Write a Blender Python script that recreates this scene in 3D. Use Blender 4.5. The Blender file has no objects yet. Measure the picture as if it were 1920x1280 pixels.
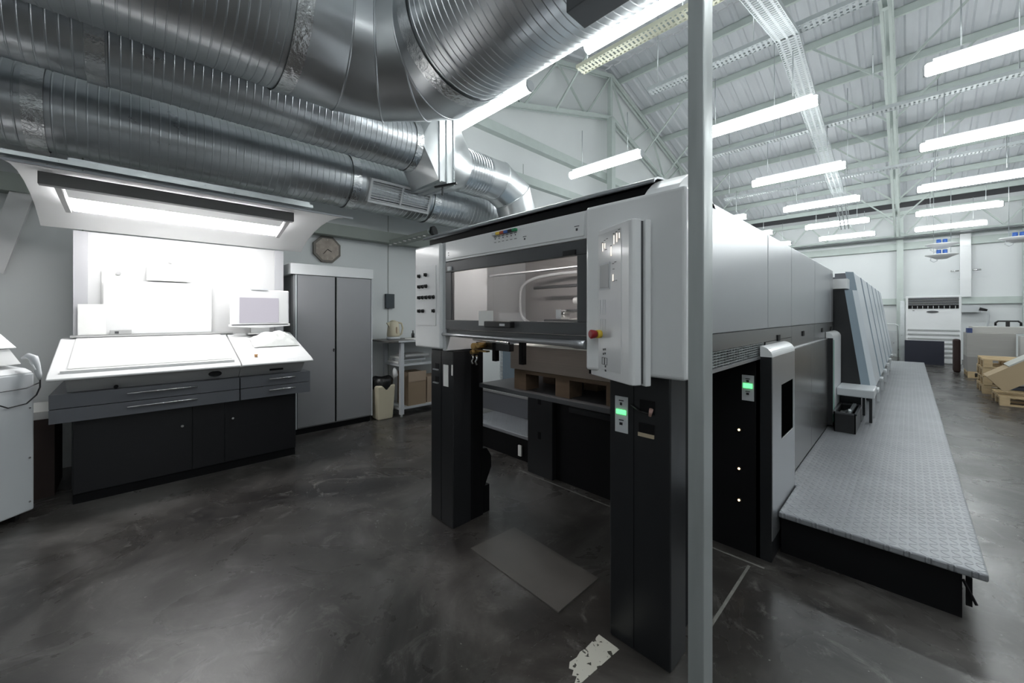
import bpy, bmesh, math, random
from mathutils import Matrix, Vector
random.seed(7)
scn = bpy.context.scene
COL = scn.collection
# ------------------------------------------------------------------ camera
YAW = math.radians(45.6)
cd = bpy.data.cameras.new('camera'); cam = bpy.data.objects.new('camera', cd); COL.objects.link(cam)
cd.sensor_width = 36; cd.lens = 730/1920*36
cd.shift_y = (589-640)/1920; cd.clip_start = .02; cd.clip_end = 200
cam.location = (0, 0, 1.4); cam.rotation_euler = (math.pi/2, 0, YAW)
scn.camera = cam
# ------------------------------------------------------------------ world and exposure
w = bpy.data.worlds.new('world'); scn.world = w; w.use_nodes = True
w.node_tree.nodes['Background'].inputs[0].default_value = (.8, .86, .9, 1)
w.node_tree.nodes['Background'].inputs[1].default_value = .35
vs = scn.view_settings
vs.view_transform = 'Standard'; vs.look = 'None'; vs.gamma = 1; vs.use_curve_mapping = False
vs.exposure = 0.0
TUBE_POWER = 24.0     # ceiling tubes
BOOTH_POWER = 17.0    # viewing-booth lamp

# ------------------------------------------------------------------ materials
MATS = {}
def mat(name, col=(.5, .5, .5), rough=.5, metal=0., vary=0., vscale=6., rvar=0., bump=0., bscale=60., emit=None, estr=0., stretch=None, spec=None, coat=0.):
    if name in MATS: return MATS[name]
    m = bpy.data.materials.new(name); m.use_nodes = True; MATS[name] = m
    nt = m.node_tree; b = nt.nodes['Principled BSDF']
    b.inputs['Base Color'].default_value = (*col, 1); b.inputs['Roughness'].default_value = rough
    b.inputs['Metallic'].default_value = metal
    if spec is not None: b.inputs['Specular IOR Level'].default_value = spec
    if coat: b.inputs['Coat Weight'].default_value = coat; b.inputs['Coat Roughness'].default_value = .08
    if emit: b.inputs['Emission Color'].default_value = (*emit, 1); b.inputs['Emission Strength'].default_value = estr
    tc = nt.nodes.new('ShaderNodeTexCoord'); vec = tc.outputs['Object']
    if stretch:
        mp = nt.nodes.new('ShaderNodeMapping'); mp.inputs['Scale'].default_value = stretch
        nt.links.new(vec, mp.inputs['Vector']); vec = mp.outputs['Vector']
    if vary or rvar:
        n = nt.nodes.new('ShaderNodeTexNoise'); n.inputs['Scale'].default_value = vscale; n.inputs['Detail'].default_value = 8
        nt.links.new(vec, n.inputs['Vector'])
        if vary:
            mx = nt.nodes.new('ShaderNodeMix'); mx.data_type = 'RGBA'
            mx.inputs[6].default_value = (*[max(0, c*(1-vary)) for c in col], 1); mx.inputs[7].default_value = (*[min(1, c*(1+vary)) for c in col], 1)
            nt.links.new(n.outputs['Fac'], mx.inputs[0]); nt.links.new(mx.outputs[2], b.inputs['Base Color'])
        if rvar:
            mr = nt.nodes.new('ShaderNodeMapRange'); mr.inputs['To Min'].default_value = max(.02, rough-rvar); mr.inputs['To Max'].default_value = rough+rvar
            mr.inputs['From Min'].default_value = .3; mr.inputs['From Max'].default_value = .7
            nt.links.new(n.outputs['Fac'], mr.inputs['Value']); nt.links.new(mr.outputs[0], b.inputs['Roughness'])
    if bump:
        n2 = nt.nodes.new('ShaderNodeTexNoise'); n2.inputs['Scale'].default_value = bscale; n2.inputs['Detail'].default_value = 4
        nt.links.new(vec, n2.inputs['Vector'])
        bp = nt.nodes.new('ShaderNodeBump'); bp.inputs['Strength'].default_value = bump; bp.inputs['Distance'].default_value = .01
        nt.links.new(n2.outputs['Fac'], bp.inputs['Height']); nt.links.new(bp.outputs[0], b.inputs['Normal'])
    return m

def floor_material():
    m = bpy.data.materials.new('polished_concrete'); m.use_nodes = True; nt = m.node_tree; b = nt.nodes['Principled BSDF']
    N = nt.nodes.new; L = nt.links.new
    tc = N('ShaderNodeTexCoord')
    def noise(s, d=8, dist=0., rough=.6):
        n = N('ShaderNodeTexNoise'); n.inputs['Scale'].default_value = s; n.inputs['Detail'].default_value = d
        n.inputs['Distortion'].default_value = dist; n.inputs['Roughness'].default_value = rough
        L(tc.outputs['Object'], n.inputs['Vector']); return n.outputs['Fac']
    r = N('ShaderNodeValToRGB'); L(noise(.9, 10, 1.2, .62), r.inputs[0])
    e = r.color_ramp.elements
    e[0].position = .32; e[0].color = (.022, .020, .0195, 1)
    e[1].position = .70; e[1].color = (.145, .137, .130, 1)
    k = r.color_ramp.elements.new(.5); k.color = (.062, .057, .053, 1)
    # scuffs: pale scratched patches with a shape of their own
    r2 = N('ShaderNodeValToRGB'); L(noise(3.2, 12, 2.5, .75), r2.inputs[0])
    r2.color_ramp.elements[0].position = .55; r2.color_ramp.elements[0].color = (0, 0, 0, 1)
    r2.color_ramp.elements[1].position = .78; r2.color_ramp.elements[1].color = (1, 1, 1, 1)
    mx = N('ShaderNodeMix'); mx.data_type = 'RGBA'; L(r2.outputs[0], mx.inputs[0]); L(r.outputs[0], mx.inputs[6]); mx.inputs[7].default_value = (.20, .19, .18, 1)
    # bits of grit
    r3 = N('ShaderNodeValToRGB'); L(noise(45, 3, 0, .5), r3.inputs[0])
    r3.color_ramp.elements[0].position = .74; r3.color_ramp.elements[0].color = (0, 0, 0, 1); r3.color_ramp.elements[1].position = .78
    mx2 = N('ShaderNodeMix'); mx2.data_type = 'RGBA'; L(r3.outputs[0], mx2.inputs[0]); L(mx.outputs[2], mx2.inputs[6]); mx2.inputs[7].default_value = (.3, .29, .27, 1)
    L(mx2.outputs[2], b.inputs['Base Color'])
    mr = N('ShaderNodeMapRange'); L(noise(1.7, 8, .8), mr.inputs['Value']); mr.inputs['From Min'].default_value = .3; mr.inputs['From Max'].default_value = .7
    mr.inputs['To Min'].default_value = .20; mr.inputs['To Max'].default_value = .40; L(mr.outputs[0], b.inputs['Roughness'])
    bp = N('ShaderNodeBump'); bp.inputs['Strength'].default_value = .12; bp.inputs['Distance'].default_value = .01
    L(noise(9, 8, 1), bp.inputs['Height']); L(bp.outputs[0], b.inputs['Normal'])
    return m

def tread_material(name, col, rough):
    """raised teardrop lugs in alternating directions, as a bump on painted steel"""
    m = bpy.data.materials.new(name); m.use_nodes = True; nt = m.node_tree; b = nt.nodes['Principled BSDF']
    N = nt.nodes.new; L = nt.links.new
    def M(op, a, c=None):
        n = N('ShaderNodeMath'); n.operation = op
        for i, v in enumerate((a, c)):
            if v is None: continue
            if isinstance(v, (int, float)): n.inputs[i].default_value = v
            else: L(v, n.inputs[i])
        return n.outputs[0]
    tc = N('ShaderNodeTexCoord'); sp = N('ShaderNodeSeparateXYZ'); L(tc.outputs['Object'], sp.inputs[0])
    s = 1/.036
    X = M('MULTIPLY', sp.outputs[0], s); Y = M('MULTIPLY', sp.outputs[1], s)
    ix = M('FLOOR', X); iy = M('FLOOR', Y)
    lx = M('SUBTRACT', M('SUBTRACT', X, ix), .5); ly = M('SUBTRACT', M('SUBTRACT', Y, iy), .5)
    par = M('FLOORED_MODULO', M('ADD', ix, iy), 2)
    sg = M('SUBTRACT', M('MULTIPLY', par, 2), 1)
    lys = M('MULTIPLY', ly, sg)
    p = M('MULTIPLY', M('ADD', lx, lys), .7071); q = M('MULTIPLY', M('SUBTRACT', lx, lys), .7071)
    e = M('SQRT', M('ADD', M('POWER', M('ABSOLUTE', M('DIVIDE', p, .56)), 2), M('POWER', M('ABSOLUTE', M('DIVIDE', q, .17)), 2)))
    h = N('ShaderNodeMapRange'); h.interpolation_type = 'SMOOTHSTEP'; L(e, h.inputs['Value'])
    h.inputs['From Min'].default_value = .55; h.inputs['From Max'].default_value = 1.1; h.inputs['To Min'].default_value = 1; h.inputs['To Max'].default_value = 0
    bp = N('ShaderNodeBump'); bp.inputs['Strength'].default_value = 1; bp.inputs['Distance'].default_value = .004
    L(h.outputs[0], bp.inputs['Height']); L(bp.outputs[0], b.inputs['Normal'])
    n = N('ShaderNodeTexNoise'); n.inputs['Scale'].default_value = 3; n.inputs['Detail'].default_value = 8; L(tc.outputs['Object'], n.inputs['Vector'])
    mx = N('ShaderNodeMix'); mx.data_type = 'RGBA'; L(n.outputs['Fac'], mx.inputs[0])
    mx.inputs[6].default_value = (*[c*.75 for c in col], 1); mx.inputs[7].default_value = (*[c*1.2 for c in col], 1)
    L(mx.outputs[2], b.inputs['Base Color']); b.inputs['Roughness'].default_value = rough; b.inputs['Metallic'].default_value = .35
    return m

def chipped_paint_material():
    m = bpy.data.materials.new('chipped_white_paint'); m.use_nodes = True; nt = m.node_tree; b = nt.nodes['Principled BSDF']
    N = nt.nodes.new; L = nt.links.new
    tc = N('ShaderNodeTexCoord'); n = N('ShaderNodeTexNoise'); n.inputs['Scale'].default_value = 38; n.inputs['Detail'].default_value = 6; n.inputs['Distortion'].default_value = .6
    L(tc.outputs['Object'], n.inputs['Vector'])
    r = N('ShaderNodeValToRGB'); L(n.outputs['Fac'], r.inputs[0])
    r.color_ramp.interpolation = 'CONSTANT'
    r.color_ramp.elements[0].color = (.62, .61, .54, 1); r.color_ramp.elements[1].position = .60; r.color_ramp.elements[1].color = (.06, .06, .05, 1)
    L(r.outputs[0], b.inputs['Base Color']); b.inputs['Roughness'].default_value = .6
    return m

FLOOR = floor_material()
TREAD = tread_material('grey_tread_plate', (.30, .31, .33), .42)
CHIP = chipped_paint_material()
WALL = mat('painted_panel_wall', (.76, .78, .78), .55, vary=.03, vscale=1.5)
WALLW = mat('white_sandwich_panel', (.80, .82, .83), .5, vary=.03, vscale=1.5)
ROOF = mat('galvanised_roof_sheet', (.66, .68, .71), .5, metal=.05, vary=.10, vscale=2.2, stretch=(4, .6, 1))
STEEL = mat('pale_green_grey_steel', (.56, .62, .59), .5, vary=.08)
STEELD = mat('dull_green_steel', (.30, .33, .30), .55, vary=.08)
TRAYM = mat('zinc_tray', (.46, .49, .50), .5, metal=.35, vary=.1, vscale=14)
GALV = mat('galvanised_steel', (.62, .65, .66), .34, metal=.85, vary=.12, vscale=14, rvar=.08)
POST = mat('galvanised_post', (.42, .45, .45), .42, metal=.5, vary=.12, vscale=7, rvar=.1, stretch=(6, 6, .5))
DUCT = mat('spiral_duct_metal', (.62, .64, .66), .32, metal=1., vary=.10, vscale=5, rvar=.05, bump=.02, bscale=5)
DUCTL = mat('sheet_metal_light', (.74, .76, .77), .34, metal=.9, vary=.08, vscale=5, rvar=.06, bump=.02, bscale=5)
TAPE = mat('foil_tape', (.75, .76, .77), .22, metal=1., vary=.15, vscale=25, bump=.7, bscale=30)
WHITE = mat('white_machine_enamel', (.80, .81, .82), .28, vary=.02, coat=.3)
WHITE2 = mat('light_grey_enamel', (.58, .60, .62), .35)
CHAR = mat('charcoal_enamel', (.015, .016, .018), .33, vary=.1)
DARKG = mat('dark_grey_enamel', (.075, .077, .082), .35)
BLACK = mat('black_enamel', (.005, .005, .006), .6, spec=.2)
SILVER = mat('brushed_silver_panel', (.47, .48, .50), .30, metal=.85)
SILVERD = mat('brushed_dark_panel', (.22, .22, .22), .26, metal=.8, vary=.05, vscale=2)
BLUEG = mat('blue_grey_enamel', (.60, .65, .70), .32, vary=.03)
SLATE = mat('slate_grey_laminate', (.13, .135, .15), .42)
CONB = mat('console_black', (.010, .010, .012), .38)
CONW = mat('console_white', (.78, .78, .78), .45)
CONG = mat('console_grey', (.42, .42, .42), .5)
CAB = mat('cabinet_grey_steel', (.34, .34, .35), .34, metal=.3, vary=.05, vscale=3)
PAPER = mat('paper', (.82, .82, .80), .8)
PAPERG = mat('paper_stack_edge', (.36, .35, .33), .85, vary=.25, vscale=4, stretch=(.3, .3, 60))
WOOD = mat('pallet_wood', (.52, .39, .23), .75, vary=.3, vscale=7, stretch=(1, 6, 6))
WOODD = mat('grimy_shaded_pallet_wood', (.12, .08, .05), .8, vary=.3, vscale=7, stretch=(1, 6, 6))  # grimy wood, coloured darker still for the shade inside the delivery
CARD = mat('cardboard', (.34, .25, .17), .85, vary=.08)
CREAM = mat('cream_plastic', (.62, .56, .42), .45)
PLASTB = mat('black_plastic', (.012, .012, .013), .35)
BAG = mat('black_bin_liner', (.01, .01, .01), .3, bump=.6, bscale=30)
CHROME = mat('chrome', (.75, .75, .75), .15, metal=1.)
BRASS = mat('oily_brass', (.5, .34, .14), .3, metal=1., vary=.4, vscale=30)
SCREEN = mat('lilac_screen', (.1, .1, .1), .3, emit=(.55, .52, .60), estr=.85)
RED = mat('red_plastic', (.30, .015, .02), .35)
YEL = mat('yellow_plastic', (.75, .52, .05), .4)
GREEN = mat('green_plastic', (.02, .28, .11), .4)
BLUE = mat('blue_plastic', (.04, .12, .42), .4)
ORNG = mat('red_orange_plastic', (.42, .07, .03), .4)
RUBY = mat('dark_rubber', (.015, .015, .016), .7)
LEDG = mat('green_display', (.0, .2, .08), .4, emit=(.10, 1., .20), estr=2.6)
LEDW = mat('amber_indicator', (.3, .2, .1), .4, emit=(1., .7, .35), estr=5)
LEDP = mat('pale_key_light', (.8, .7, .6), .4, emit=(1., .85, .7), estr=1.3)
TUBE = mat('lit_tube', (.9, .9, .9), .4, emit=(.95, 1., 1.), estr=TUBE_POWER)
BOOTH = mat('lit_booth_diffuser', (.9, .9, .9), .4, emit=(1., 1., 1.), estr=BOOTH_POWER)
PRESSLAMP = mat('lit_press_lamp', (.9, .9, .9), .4, emit=(1., .93, .88), estr=40)
PLATE = mat('worn_floor_plate', (.15, .14, .13), .38, metal=.3, vary=.25, vscale=5, rvar=.08)
GLASS = bpy.data.materials.new('press_window_glass'); GLASS.use_nodes = True
_b = GLASS.node_tree.nodes['Principled BSDF']; _b.inputs['Transmission Weight'].default_value = 1; _b.inputs['Roughness'].default_value = .02
_b.inputs['IOR'].default_value = 1.5; _b.inputs['Base Color'].default_value = (.93, .93, .93, 1)
CLOCKF = mat('mottled_clock_face', (.36, .30, .25), .3, vary=.5, vscale=16)
DARKSHEET = mat('dark_navy_filter_panel', (.012, .014, .028), .5)

# ------------------------------------------------------------------ builders
ROOTM = {}
class MB:
    def __init__(s): s.bm = bmesh.new()
    def box(s, x0, x1, y0, y1, z0, z1, mtx=None):
        vs_ = [s.bm.verts.new(Vector(p)) for p in ((x0,y0,z0),(x1,y0,z0),(x1,y1,z0),(x0,y1,z0),(x0,y0,z1),(x1,y0,z1),(x1,y1,z1),(x0,y1,z1))]
        for f in ((3,2,1,0),(4,5,6,7),(0,1,5,4),(1,2,6,5),(2,3,7,6),(3,0,4,7)): s.bm.faces.new([vs_[i] for i in f])
        if mtx is not None:
            for v in vs_: v.co = mtx @ v.co
        return s
    def poly(s, pts, vec):
        """a planar outline (list of 3-D points) extruded by vec"""
        a = [s.bm.verts.new(Vector(p)) for p in pts]; v = Vector(vec); b = [s.bm.verts.new(Vector(p)+v) for p in pts]
        n = len(pts); s.bm.faces.new(a); s.bm.faces.new(b[::-1])
        for i in range(n): s.bm.faces.new((a[i], b[i], b[(i+1) % n], a[(i+1) % n]))
        return s
    def bar(s, p, q, wd, ht=None, up=(0,0,1)):
        p = Vector(p); q = Vector(q); d = (q-p).normalized(); ht = ht or wd
        u = Vector(up)
        if abs(d.dot(u)) > .98: u = Vector((1,0,0))
        sx = d.cross(u).normalized(); sz = sx.cross(d).normalized()
        pts = [sx*wd/2*i+sz*ht/2*j for i, j in ((-1,-1),(1,-1),(1,1),(-1,1))]
        return s.poly([p+o for o in pts], q-p)
    def cyl(s, p, q, r, r2=None, n=20, caps=True):
        return s.tube([p, q], [r, r if r2 is None else r2], n, caps)
    def tube(s, pts, rad, n=12, caps=True, frames=None):
        pts = [Vector(p) for p in pts]
        if isinstance(rad, (int, float)): rad = [rad]*len(pts)
        rings = []; prev = None
        for i, p in enumerate(pts):
            if i == 0: d = pts[1]-pts[0]
            elif i == len(pts)-1: d = pts[-1]-pts[-2]
            else: d = (pts[i+1]-p).normalized()+(p-pts[i-1]).normalized()
            if d.length < 1e-9: d = pts[-1]-pts[0]
            d.normalize()
            if prev is None:
                u = Vector((0,0,1)) if abs(d.z) < .9 else Vector((1,0,0))
                a = d.cross(u).normalized()
            else: a = (prev-d*prev.dot(d)).normalized()
            prev = a; b = d.cross(a)
            rings.append([s.bm.verts.new(p+(a*math.cos(t)+b*math.sin(t))*rad[i]) for t in [2*math.pi*k/n for k in range(n)]])
        for A, B in zip(rings, rings[1:]):
            for k in range(n): s.bm.faces.new((A[k], A[(k+1) % n], B[(k+1) % n], B[k])).smooth = True
        if caps: s.bm.faces.new(rings[0][::-1]); s.bm.faces.new(rings[-1])
        return s
    def loft(s, rings, caps=True, smooth=False):
        R = [[s.bm.verts.new(Vector(p)) for p in r] for r in rings]; n = len(R[0])
        for A, B in zip(R, R[1:]):
            for k in range(n): s.bm.faces.new((A[k], A[(k+1) % n], B[(k+1) % n], B[k])).smooth = smooth
        if caps: s.bm.faces.new(R[0][::-1]); s.bm.faces.new(R[-1])
        return s
    def sheet(s, prof, axis_from, axis_to, th, smooth=True):
        """curved sheet: prof = [(a,z)] swept along the other horizontal axis; axis 'y' sweep: a is x"""
        ax = axis_from[0]
        v0, v1 = axis_from[1], axis_to
        n = len(prof); out = []
        for i, (a, z) in enumerate(prof):
            p0 = prof[max(0, i-1)]; p1 = prof[min(n-1, i+1)]
            d = Vector((p1[0]-p0[0], p1[1]-p0[1])).normalized(); nn = Vector((-d.y, d.x))*th
            out.append((a+nn.x, z+nn.y))
        loop = list(prof)+out[::-1]
        def pt(a, z, v): return (a, v, z) if ax == 'y' else (v, a, z)
        A = [s.bm.verts.new(pt(a, z, v0)) for a, z in loop]; B = [s.bm.verts.new(pt(a, z, v1)) for a, z in loop]
        m = len(loop)
        for i in range(m):
            f = s.bm.faces.new((A[i], A[(i+1) % m], B[(i+1) % m], B[i])); f.smooth = smooth and (i not in (n-1, m-1))
        for i in range(n-1):
            s.bm.faces.new((A[i], A[m-1-i], A[m-2-i], A[i+1])); s.bm.faces.new((B[i+1], B[m-2-i], B[m-1-i], B[i]))
        return s
    def build(s, name, m, parent=None, bevel=0., label=None, segs=2):
        bmesh.ops.recalc_face_normals(s.bm, faces=s.bm.faces)
        me = bpy.data.meshes.new(name); o = bpy.data.objects.new(name, me); COL.objects.link(o)
        if parent is not None:
            r = parent
            while r.parent is not None: r = r.parent
            M0 = ROOTM[r.name]; inv = M0.inverted()
            for v in s.bm.verts: v.co = inv @ v.co
            if parent is not r:      # keep sub-parts in the same frame as their part
                pass
            o.parent = parent
        else:
            xs = [v.co.x for v in s.bm.verts]; ys = [v.co.y for v in s.bm.verts]; zs = [v.co.z for v in s.bm.verts]
            c = Vector(((min(xs)+max(xs))/2, (min(ys)+max(ys))/2, min(zs)))
            for v in s.bm.verts: v.co -= c
            o.location = c; ROOTM[o.name] = Matrix.Translation(c)
        s.bm.to_mesh(me); s.bm.free(); me.materials.append(m)
        if bevel:
            md = o.modifiers.new('bevel', 'BEVEL'); md.width = bevel; md.segments = segs; md.limit_method = 'ANGLE'; md.angle_limit = math.radians(40)
            md.harden_normals = False
        if label: o['label'] = label
        return o
def tag(o, label, cat, group=None, kind=None):
    o['label'] = label; o['category'] = cat
    if group: o['group'] = group
    if kind: o['kind'] = kind
    return o
def thing(name, label, cat, loc, rz=0., group=None):
    o = bpy.data.objects.new(name, None); COL.objects.link(o); o.location = loc; o.rotation_euler = (0, 0, rz)
    o.empty_display_size = .1
    ROOTM[o.name] = Matrix.Translation(Vector(loc)) @ Matrix.Rotation(rz, 4, 'Z')
    return tag(o, label, cat, group)
def struct(o): o['kind'] = 'structure'; return o
def box(x0, x1, y0, y1, z0, z1): return MB().box(x0, x1, y0, y1, z0, z1)
def copy_tree(o, parent=None):
    c = o.copy(); COL.objects.link(c)
    if parent is not None: c.parent = parent
    for ch in o.children: copy_tree(ch, c)
    return c

XL = -5.4; YF = 18.3; XR = 7.5; YB = -4.5
def roof_z(y): return 7.6-.28*abs(y-8.6)
# ================================================================== SETTING
def build_floor():
    b = MB(); b.box(XL-.2, XR+.2, YB-.2, YF+.2, -.1, 0); o = b.build('floor', FLOOR); struct(o)
build_floor()
def walls():
    # left wall (gable side) follows the roof slope; panel joints as grooves
    b = MB()
    prof = [(YB, 0), (YF, 0), (YF, roof_z(YF)+.02), (8.6, 7.62), (YB, roof_z(YB)+.02)]
    b.poly([(XL, y, z) for y, z in prof], (-.12, 0, 0)); struct(b.build('wall_left', WALL))
    b = box(XL-.12, XR+.12, YF, YF+.12, 0, 5.3); struct(b.build('wall_far', WALLW))
    b = box(XL-.12, XR+.12, YB-.12, YB, 0, 4.2); struct(b.build('wall_back', WALL))
    b = MB(); b.poly([(XR, y, z) for y, z in prof], (.12, 0, 0)); struct(b.build('wall_right', WALLW))
    # joint strips between wall panels
    k = 0
    for y in (-1.9, -.32, 2.72, 5.6, 11.0, 13.6):
        k += 1; struct(box(XL, XL+.004, y-.006, y+.006, 0, 4.4).build('trim_%d' % k, STEELD))
walls()
def roof():
    for i, (ya, yb) in enumerate(((8.62, 17.78), (8.58, YB))):
        b = MB(); xs = []; x = XL-.05; pitch = .30
        while x < XR+.1:
            for dx, dz in ((0, 0), (.17, 0), (.20, .035), (.27, .035)): xs.append((x+dx, dz))
            x += pitch
        n = 8
        rows = []
        for j in range(n+1):
            y = ya+(yb-ya)*j/n
            rows.append([b.bm.verts.new((X, y, roof_z(y)+dz)) for X, dz in xs])
        for A, B in zip(rows, rows[1:]):
            for k in range(len(xs)-1): b.bm.faces.new((A[k], A[k+1], B[k+1], B[k]))
        o = b.build('ceiling', ROOF); struct(o)
        md = o.modifiers.new('thick', 'SOLIDIFY'); md.thickness = .006; md.offset = 1
roof()
struct(box(XL+.3, XR-.01, YF-.012, YF-.001, 4.94, 5.2).build('trim_20', mat('painted_gap_shade', (.07, .07, .075), .8)))  # dark strip on the wall, painting in the shaded gap under the eaves
# purlins
for i, y in enumerate((9.0, 10.25, 11.5, 12.7, 13.85, 15.0, 16.2, 17.45, 7.7, 6.4, 5.15, 3.9, 2.65, 1.4, .15, -1.1, -2.4)):
    b = MB(); z = roof_z(y)-.008
    b.box(XL+.01, XR-.01, y-.03, y+.03, z-.155-.012, z-.15+.0)
    b.box(XL+.01, XR-.01, y-.03, y-.024, z-.15, z-.02); b.box(XL+.01, XR-.01, y-.03, y+.03, z-.026, z-.018)
    tag(b.build('roof_purlin', STEEL), 'long pale steel purlin running across under the corrugated roof sheets', 'roof beam', 'roof purlins')
# trusses running along the hall
def truss(x, label, ystart, yend, gw=.09, knee=True):
    t = thing('roof_truss', label, 'truss', (x, 8.6, roof_z(8.6)-1.35))
    ys_top = [ystart, 8.6, yend]
    def zt(y): return roof_z(y)-.24
    def zb(y): return roof_z(y)-1.28
    for (a, c) in ((ystart, 8.6), (8.6, yend)):
        b = MB()
        for s in (-1, 1): b.bar((x+s*.045, a, zt(a)), (x+s*.045, c, zt(c)), .05, .07)
        b.build('top_chord', STEEL, t)
        b = MB()
        for s in (-1, 1): b.bar((x+s*.05, a, zb(a)), (x+s*.05, c, zb(c)), .045, .08)
        b.build('bottom_chord', STEEL, t)
    b = MB(); b.bar((x, 8.6, zb(8.6)-.05), (x, 8.6, zt(8.6)+.05), .09); b.build('king_post', STEEL, t)
    y = 8.6; step = 1.05; k = 0
    for sgn, end in ((1, yend), (-1, ystart)):
        y = 8.6; k = 0
        while abs(y+sgn*step-8.6) <= abs(end-8.6)+.01:
            y2 = y+sgn*step
            b = MB()
            if k % 2 == 0: b.bar((x, y, zt(y)), (x, y2, zb(y2)), .04)
            else: b.bar((x, y, zb(y)), (x, y2, zt(y2)), .04)
            b.build('web_strut', STEEL, t)
            y = y2; k += 1
    if knee:
        for y in (10.25, 11.5, 12.7, 13.85, 15.0, 16.2, 6.4, 5.15, 3.9):
            for s in ((-1, 1) if x > XL+.5 else (1,)):
                b = MB(); b.bar((x+s*.05, y, zb(y)), (x+s*1.15, y, roof_z(y)-.17), .035)
                b.build('knee_brace', STEEL, t)
    return t
truss(-.27, 'pale green steel truss under the middle of the roof, ending above the slim wall column', .5, 17.3)
truss(XL+.14, 'pale green steel truss lying against the left gable wall', 1.5, 17.3)
# far wall steelwork
def far_wall():
    t = thing('wall_truss', 'long shallow lattice truss along the top of the far wall', 'truss', (0, 17.9, 3.9))
    b = MB(); b.box(XL+.05, XR-.05, 17.84, 17.94, 4.62, 4.74); b.build('top_chord', STEEL, t)
    b = MB(); b.box(XL+.05, XR-.05, 17.86, 17.92, 3.92, 3.98); b.build('bottom_chord', STEEL, t)
    x = XL+.3; k = 0
    while x < 5:
        b = MB(); b.bar((x, 17.89, 3.98), (x+.5, 17.89, 4.63), .04); b.build('web_strut', STEEL, t)
        b = MB(); b.bar((x+1.0, 17.89, 3.98), (x+.5, 17.89, 4.63), .04); b.build('web_strut', STEEL, t)
        x += 1.0
    o = box(XL+.02, XR-.02, 18.1, YF-.002, 3.52, 3.74); tag(o.build('wall_girt', STEEL), 'pale green steel channel high across the far white wall', 'wall beam')
    o = box(XL+.02, XR-.02, 18.16, YF-.002, 1.72, 1.92); tag(o.build('wall_girt', STEEL), 'pale green steel channel across the far wall behind the air conditioner top', 'wall beam')
    b = MB(); b.cyl((XL+.1, 17.95, 3.86), (XR-.1, 17.95, 3.86), .03, n=10)
    tag(b.build('conduit_pipe', mat('grey_pipe', (.16, .17, .17), .5)), 'thin dark grey conduit running level along the far wall', 'pipe')
    t = thing('wall_column', 'slim pale green steel column against the far wall left of the air conditioner', 'column', (-.22, 18.05, 0))
    box(-.30, -.14, 17.98, 18.09, 0, 4.62).build('shaft', STEEL, t); box(-.34, -.10, 17.94, 18.1, 0, .02).build('base_plate', STEEL, t)
    t = thing('wall_column', 'far right pale steel column on the far wall at the picture edge', 'column', (2.3, 18.05, 0))
    box(2.24, 2.38, 17.98, 18.09, 0, 4.62).build('shaft', STEEL, t)
    # wide vertical trunking
    t = thing('vertical_trunking', 'wide white vertical cable trunking on the far wall above the air conditioner', 'trunking', (1.18, 18.05, 1.75))
    box(1.07, 1.29, 17.99, 18.098, 1.93, 3.95).build('cover', WHITE, t)
    box(1.05, 1.31, 18.0, 18.095, 2.45, 2.47).build('joint_strap', STEEL, t)
    for s in (-1, 1):
        b = MB(); b.cyl((1.18+s*.13, 17.96, 2.72), (1.18+s*.30, 17.96, 2.72), .025, n=10); b.build('side_pipe', CHROME, t)
    t = thing('junction_trunking', 'short grey white horizontal trunking with a hanging cable on the far wall', 'trunking', (1.3, 18.05, 1.5))
    box(1.05, 1.48, 18.02, 18.298, 1.46, 1.66).build('cover', WHITE2, t)
    b = MB(); b.cyl((1.45, 18.0, 1.56), (1.60, 17.98, 1.52), .05, .03, n=12); b.build('connector', PLASTB, t)
    b = MB(); b.tube([(1.60, 17.98, 1.5), (1.63, 17.98, 1.35), (1.6, 17.98, 1.0), (1.6, 17.98, .6)], .02, 8); b.build('cable', WHITE2, t)
far_wall()
# left wall steelwork
o = box(XL+.001, XL+.16, YB+.05, YF-.3, 2.43, 2.58); tag(o.build('wall_girt', STEELD), 'dull green steel channel along the left wall above the wall clock', 'wall beam')
o = box(XL+.001, XL+.14, YB+.05, YF-.3, 4.72, 4.90); tag(o.build('wall_girt', STEEL), 'pale green steel channel high on the left wall above the ducts', 'wall beam')
o = box(XL+.001, XL+.12, 4.4, YF-.3, 3.98, 4.14); tag(o.build('wall_girt', STEEL), 'pale green steel channel on the left wall just below the highest one', 'wall beam')
t = thing('wall_column', 'tall pale steel column against the left wall under the roof ridge', 'column', (XL+.1, 8.5, 0))
box(XL+.16, XL+.30, 8.42, 8.58, 0, 6.25).build('shaft', STEEL, t)
t = thing('wall_column', 'pale steel column at the far end of the left wall', 'column', (XL+.1, 13.6, 0))
box(XL+.16, XL+.28, 13.53, 13.67, 0, 4.85).build('shaft', STEEL, t)

# ================================================================== CEILING LIGHTS
def light_proto():
    t = thing('ceiling_light', '', 'ceiling light', (0, 0, 3.8))
    b = MB(); b.tube([(-.655, 0, 3.8), (-.64, 0, 3.8), (.64, 0, 3.8), (.655, 0, 3.8)], [.045, .06, .06, .045], 16); b.build('tube_diffuser', TUBE, t)
    b = MB(); b.box(-.6, .6, -.025, .025, 3.86, 3.885); b.build('housing', WHITE, t)
    for s in (-1, 1):
        b = MB(); b.tube([(s*.672, 0, 3.8), (s*.655, 0, 3.8)], [.052, .064], 16); b.build('end_cap', WHITE2, t)
        b = MB(); b.cyl((s*.42, 0, 3.885), (s*.42, 0, 4.5), .006, n=6); b.build('hanging_wire', GALV, t)
    return t
lp = light_proto()
first = True
ORD = ['added unseen behind the camera', 'added unseen above the camera', 'nearest the camera', 'second from the camera', 'third from the camera', 'fourth from the camera', 'fifth from the camera', 'farthest from the camera']  # first two: unseen tubes added to brighten the press front
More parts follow.
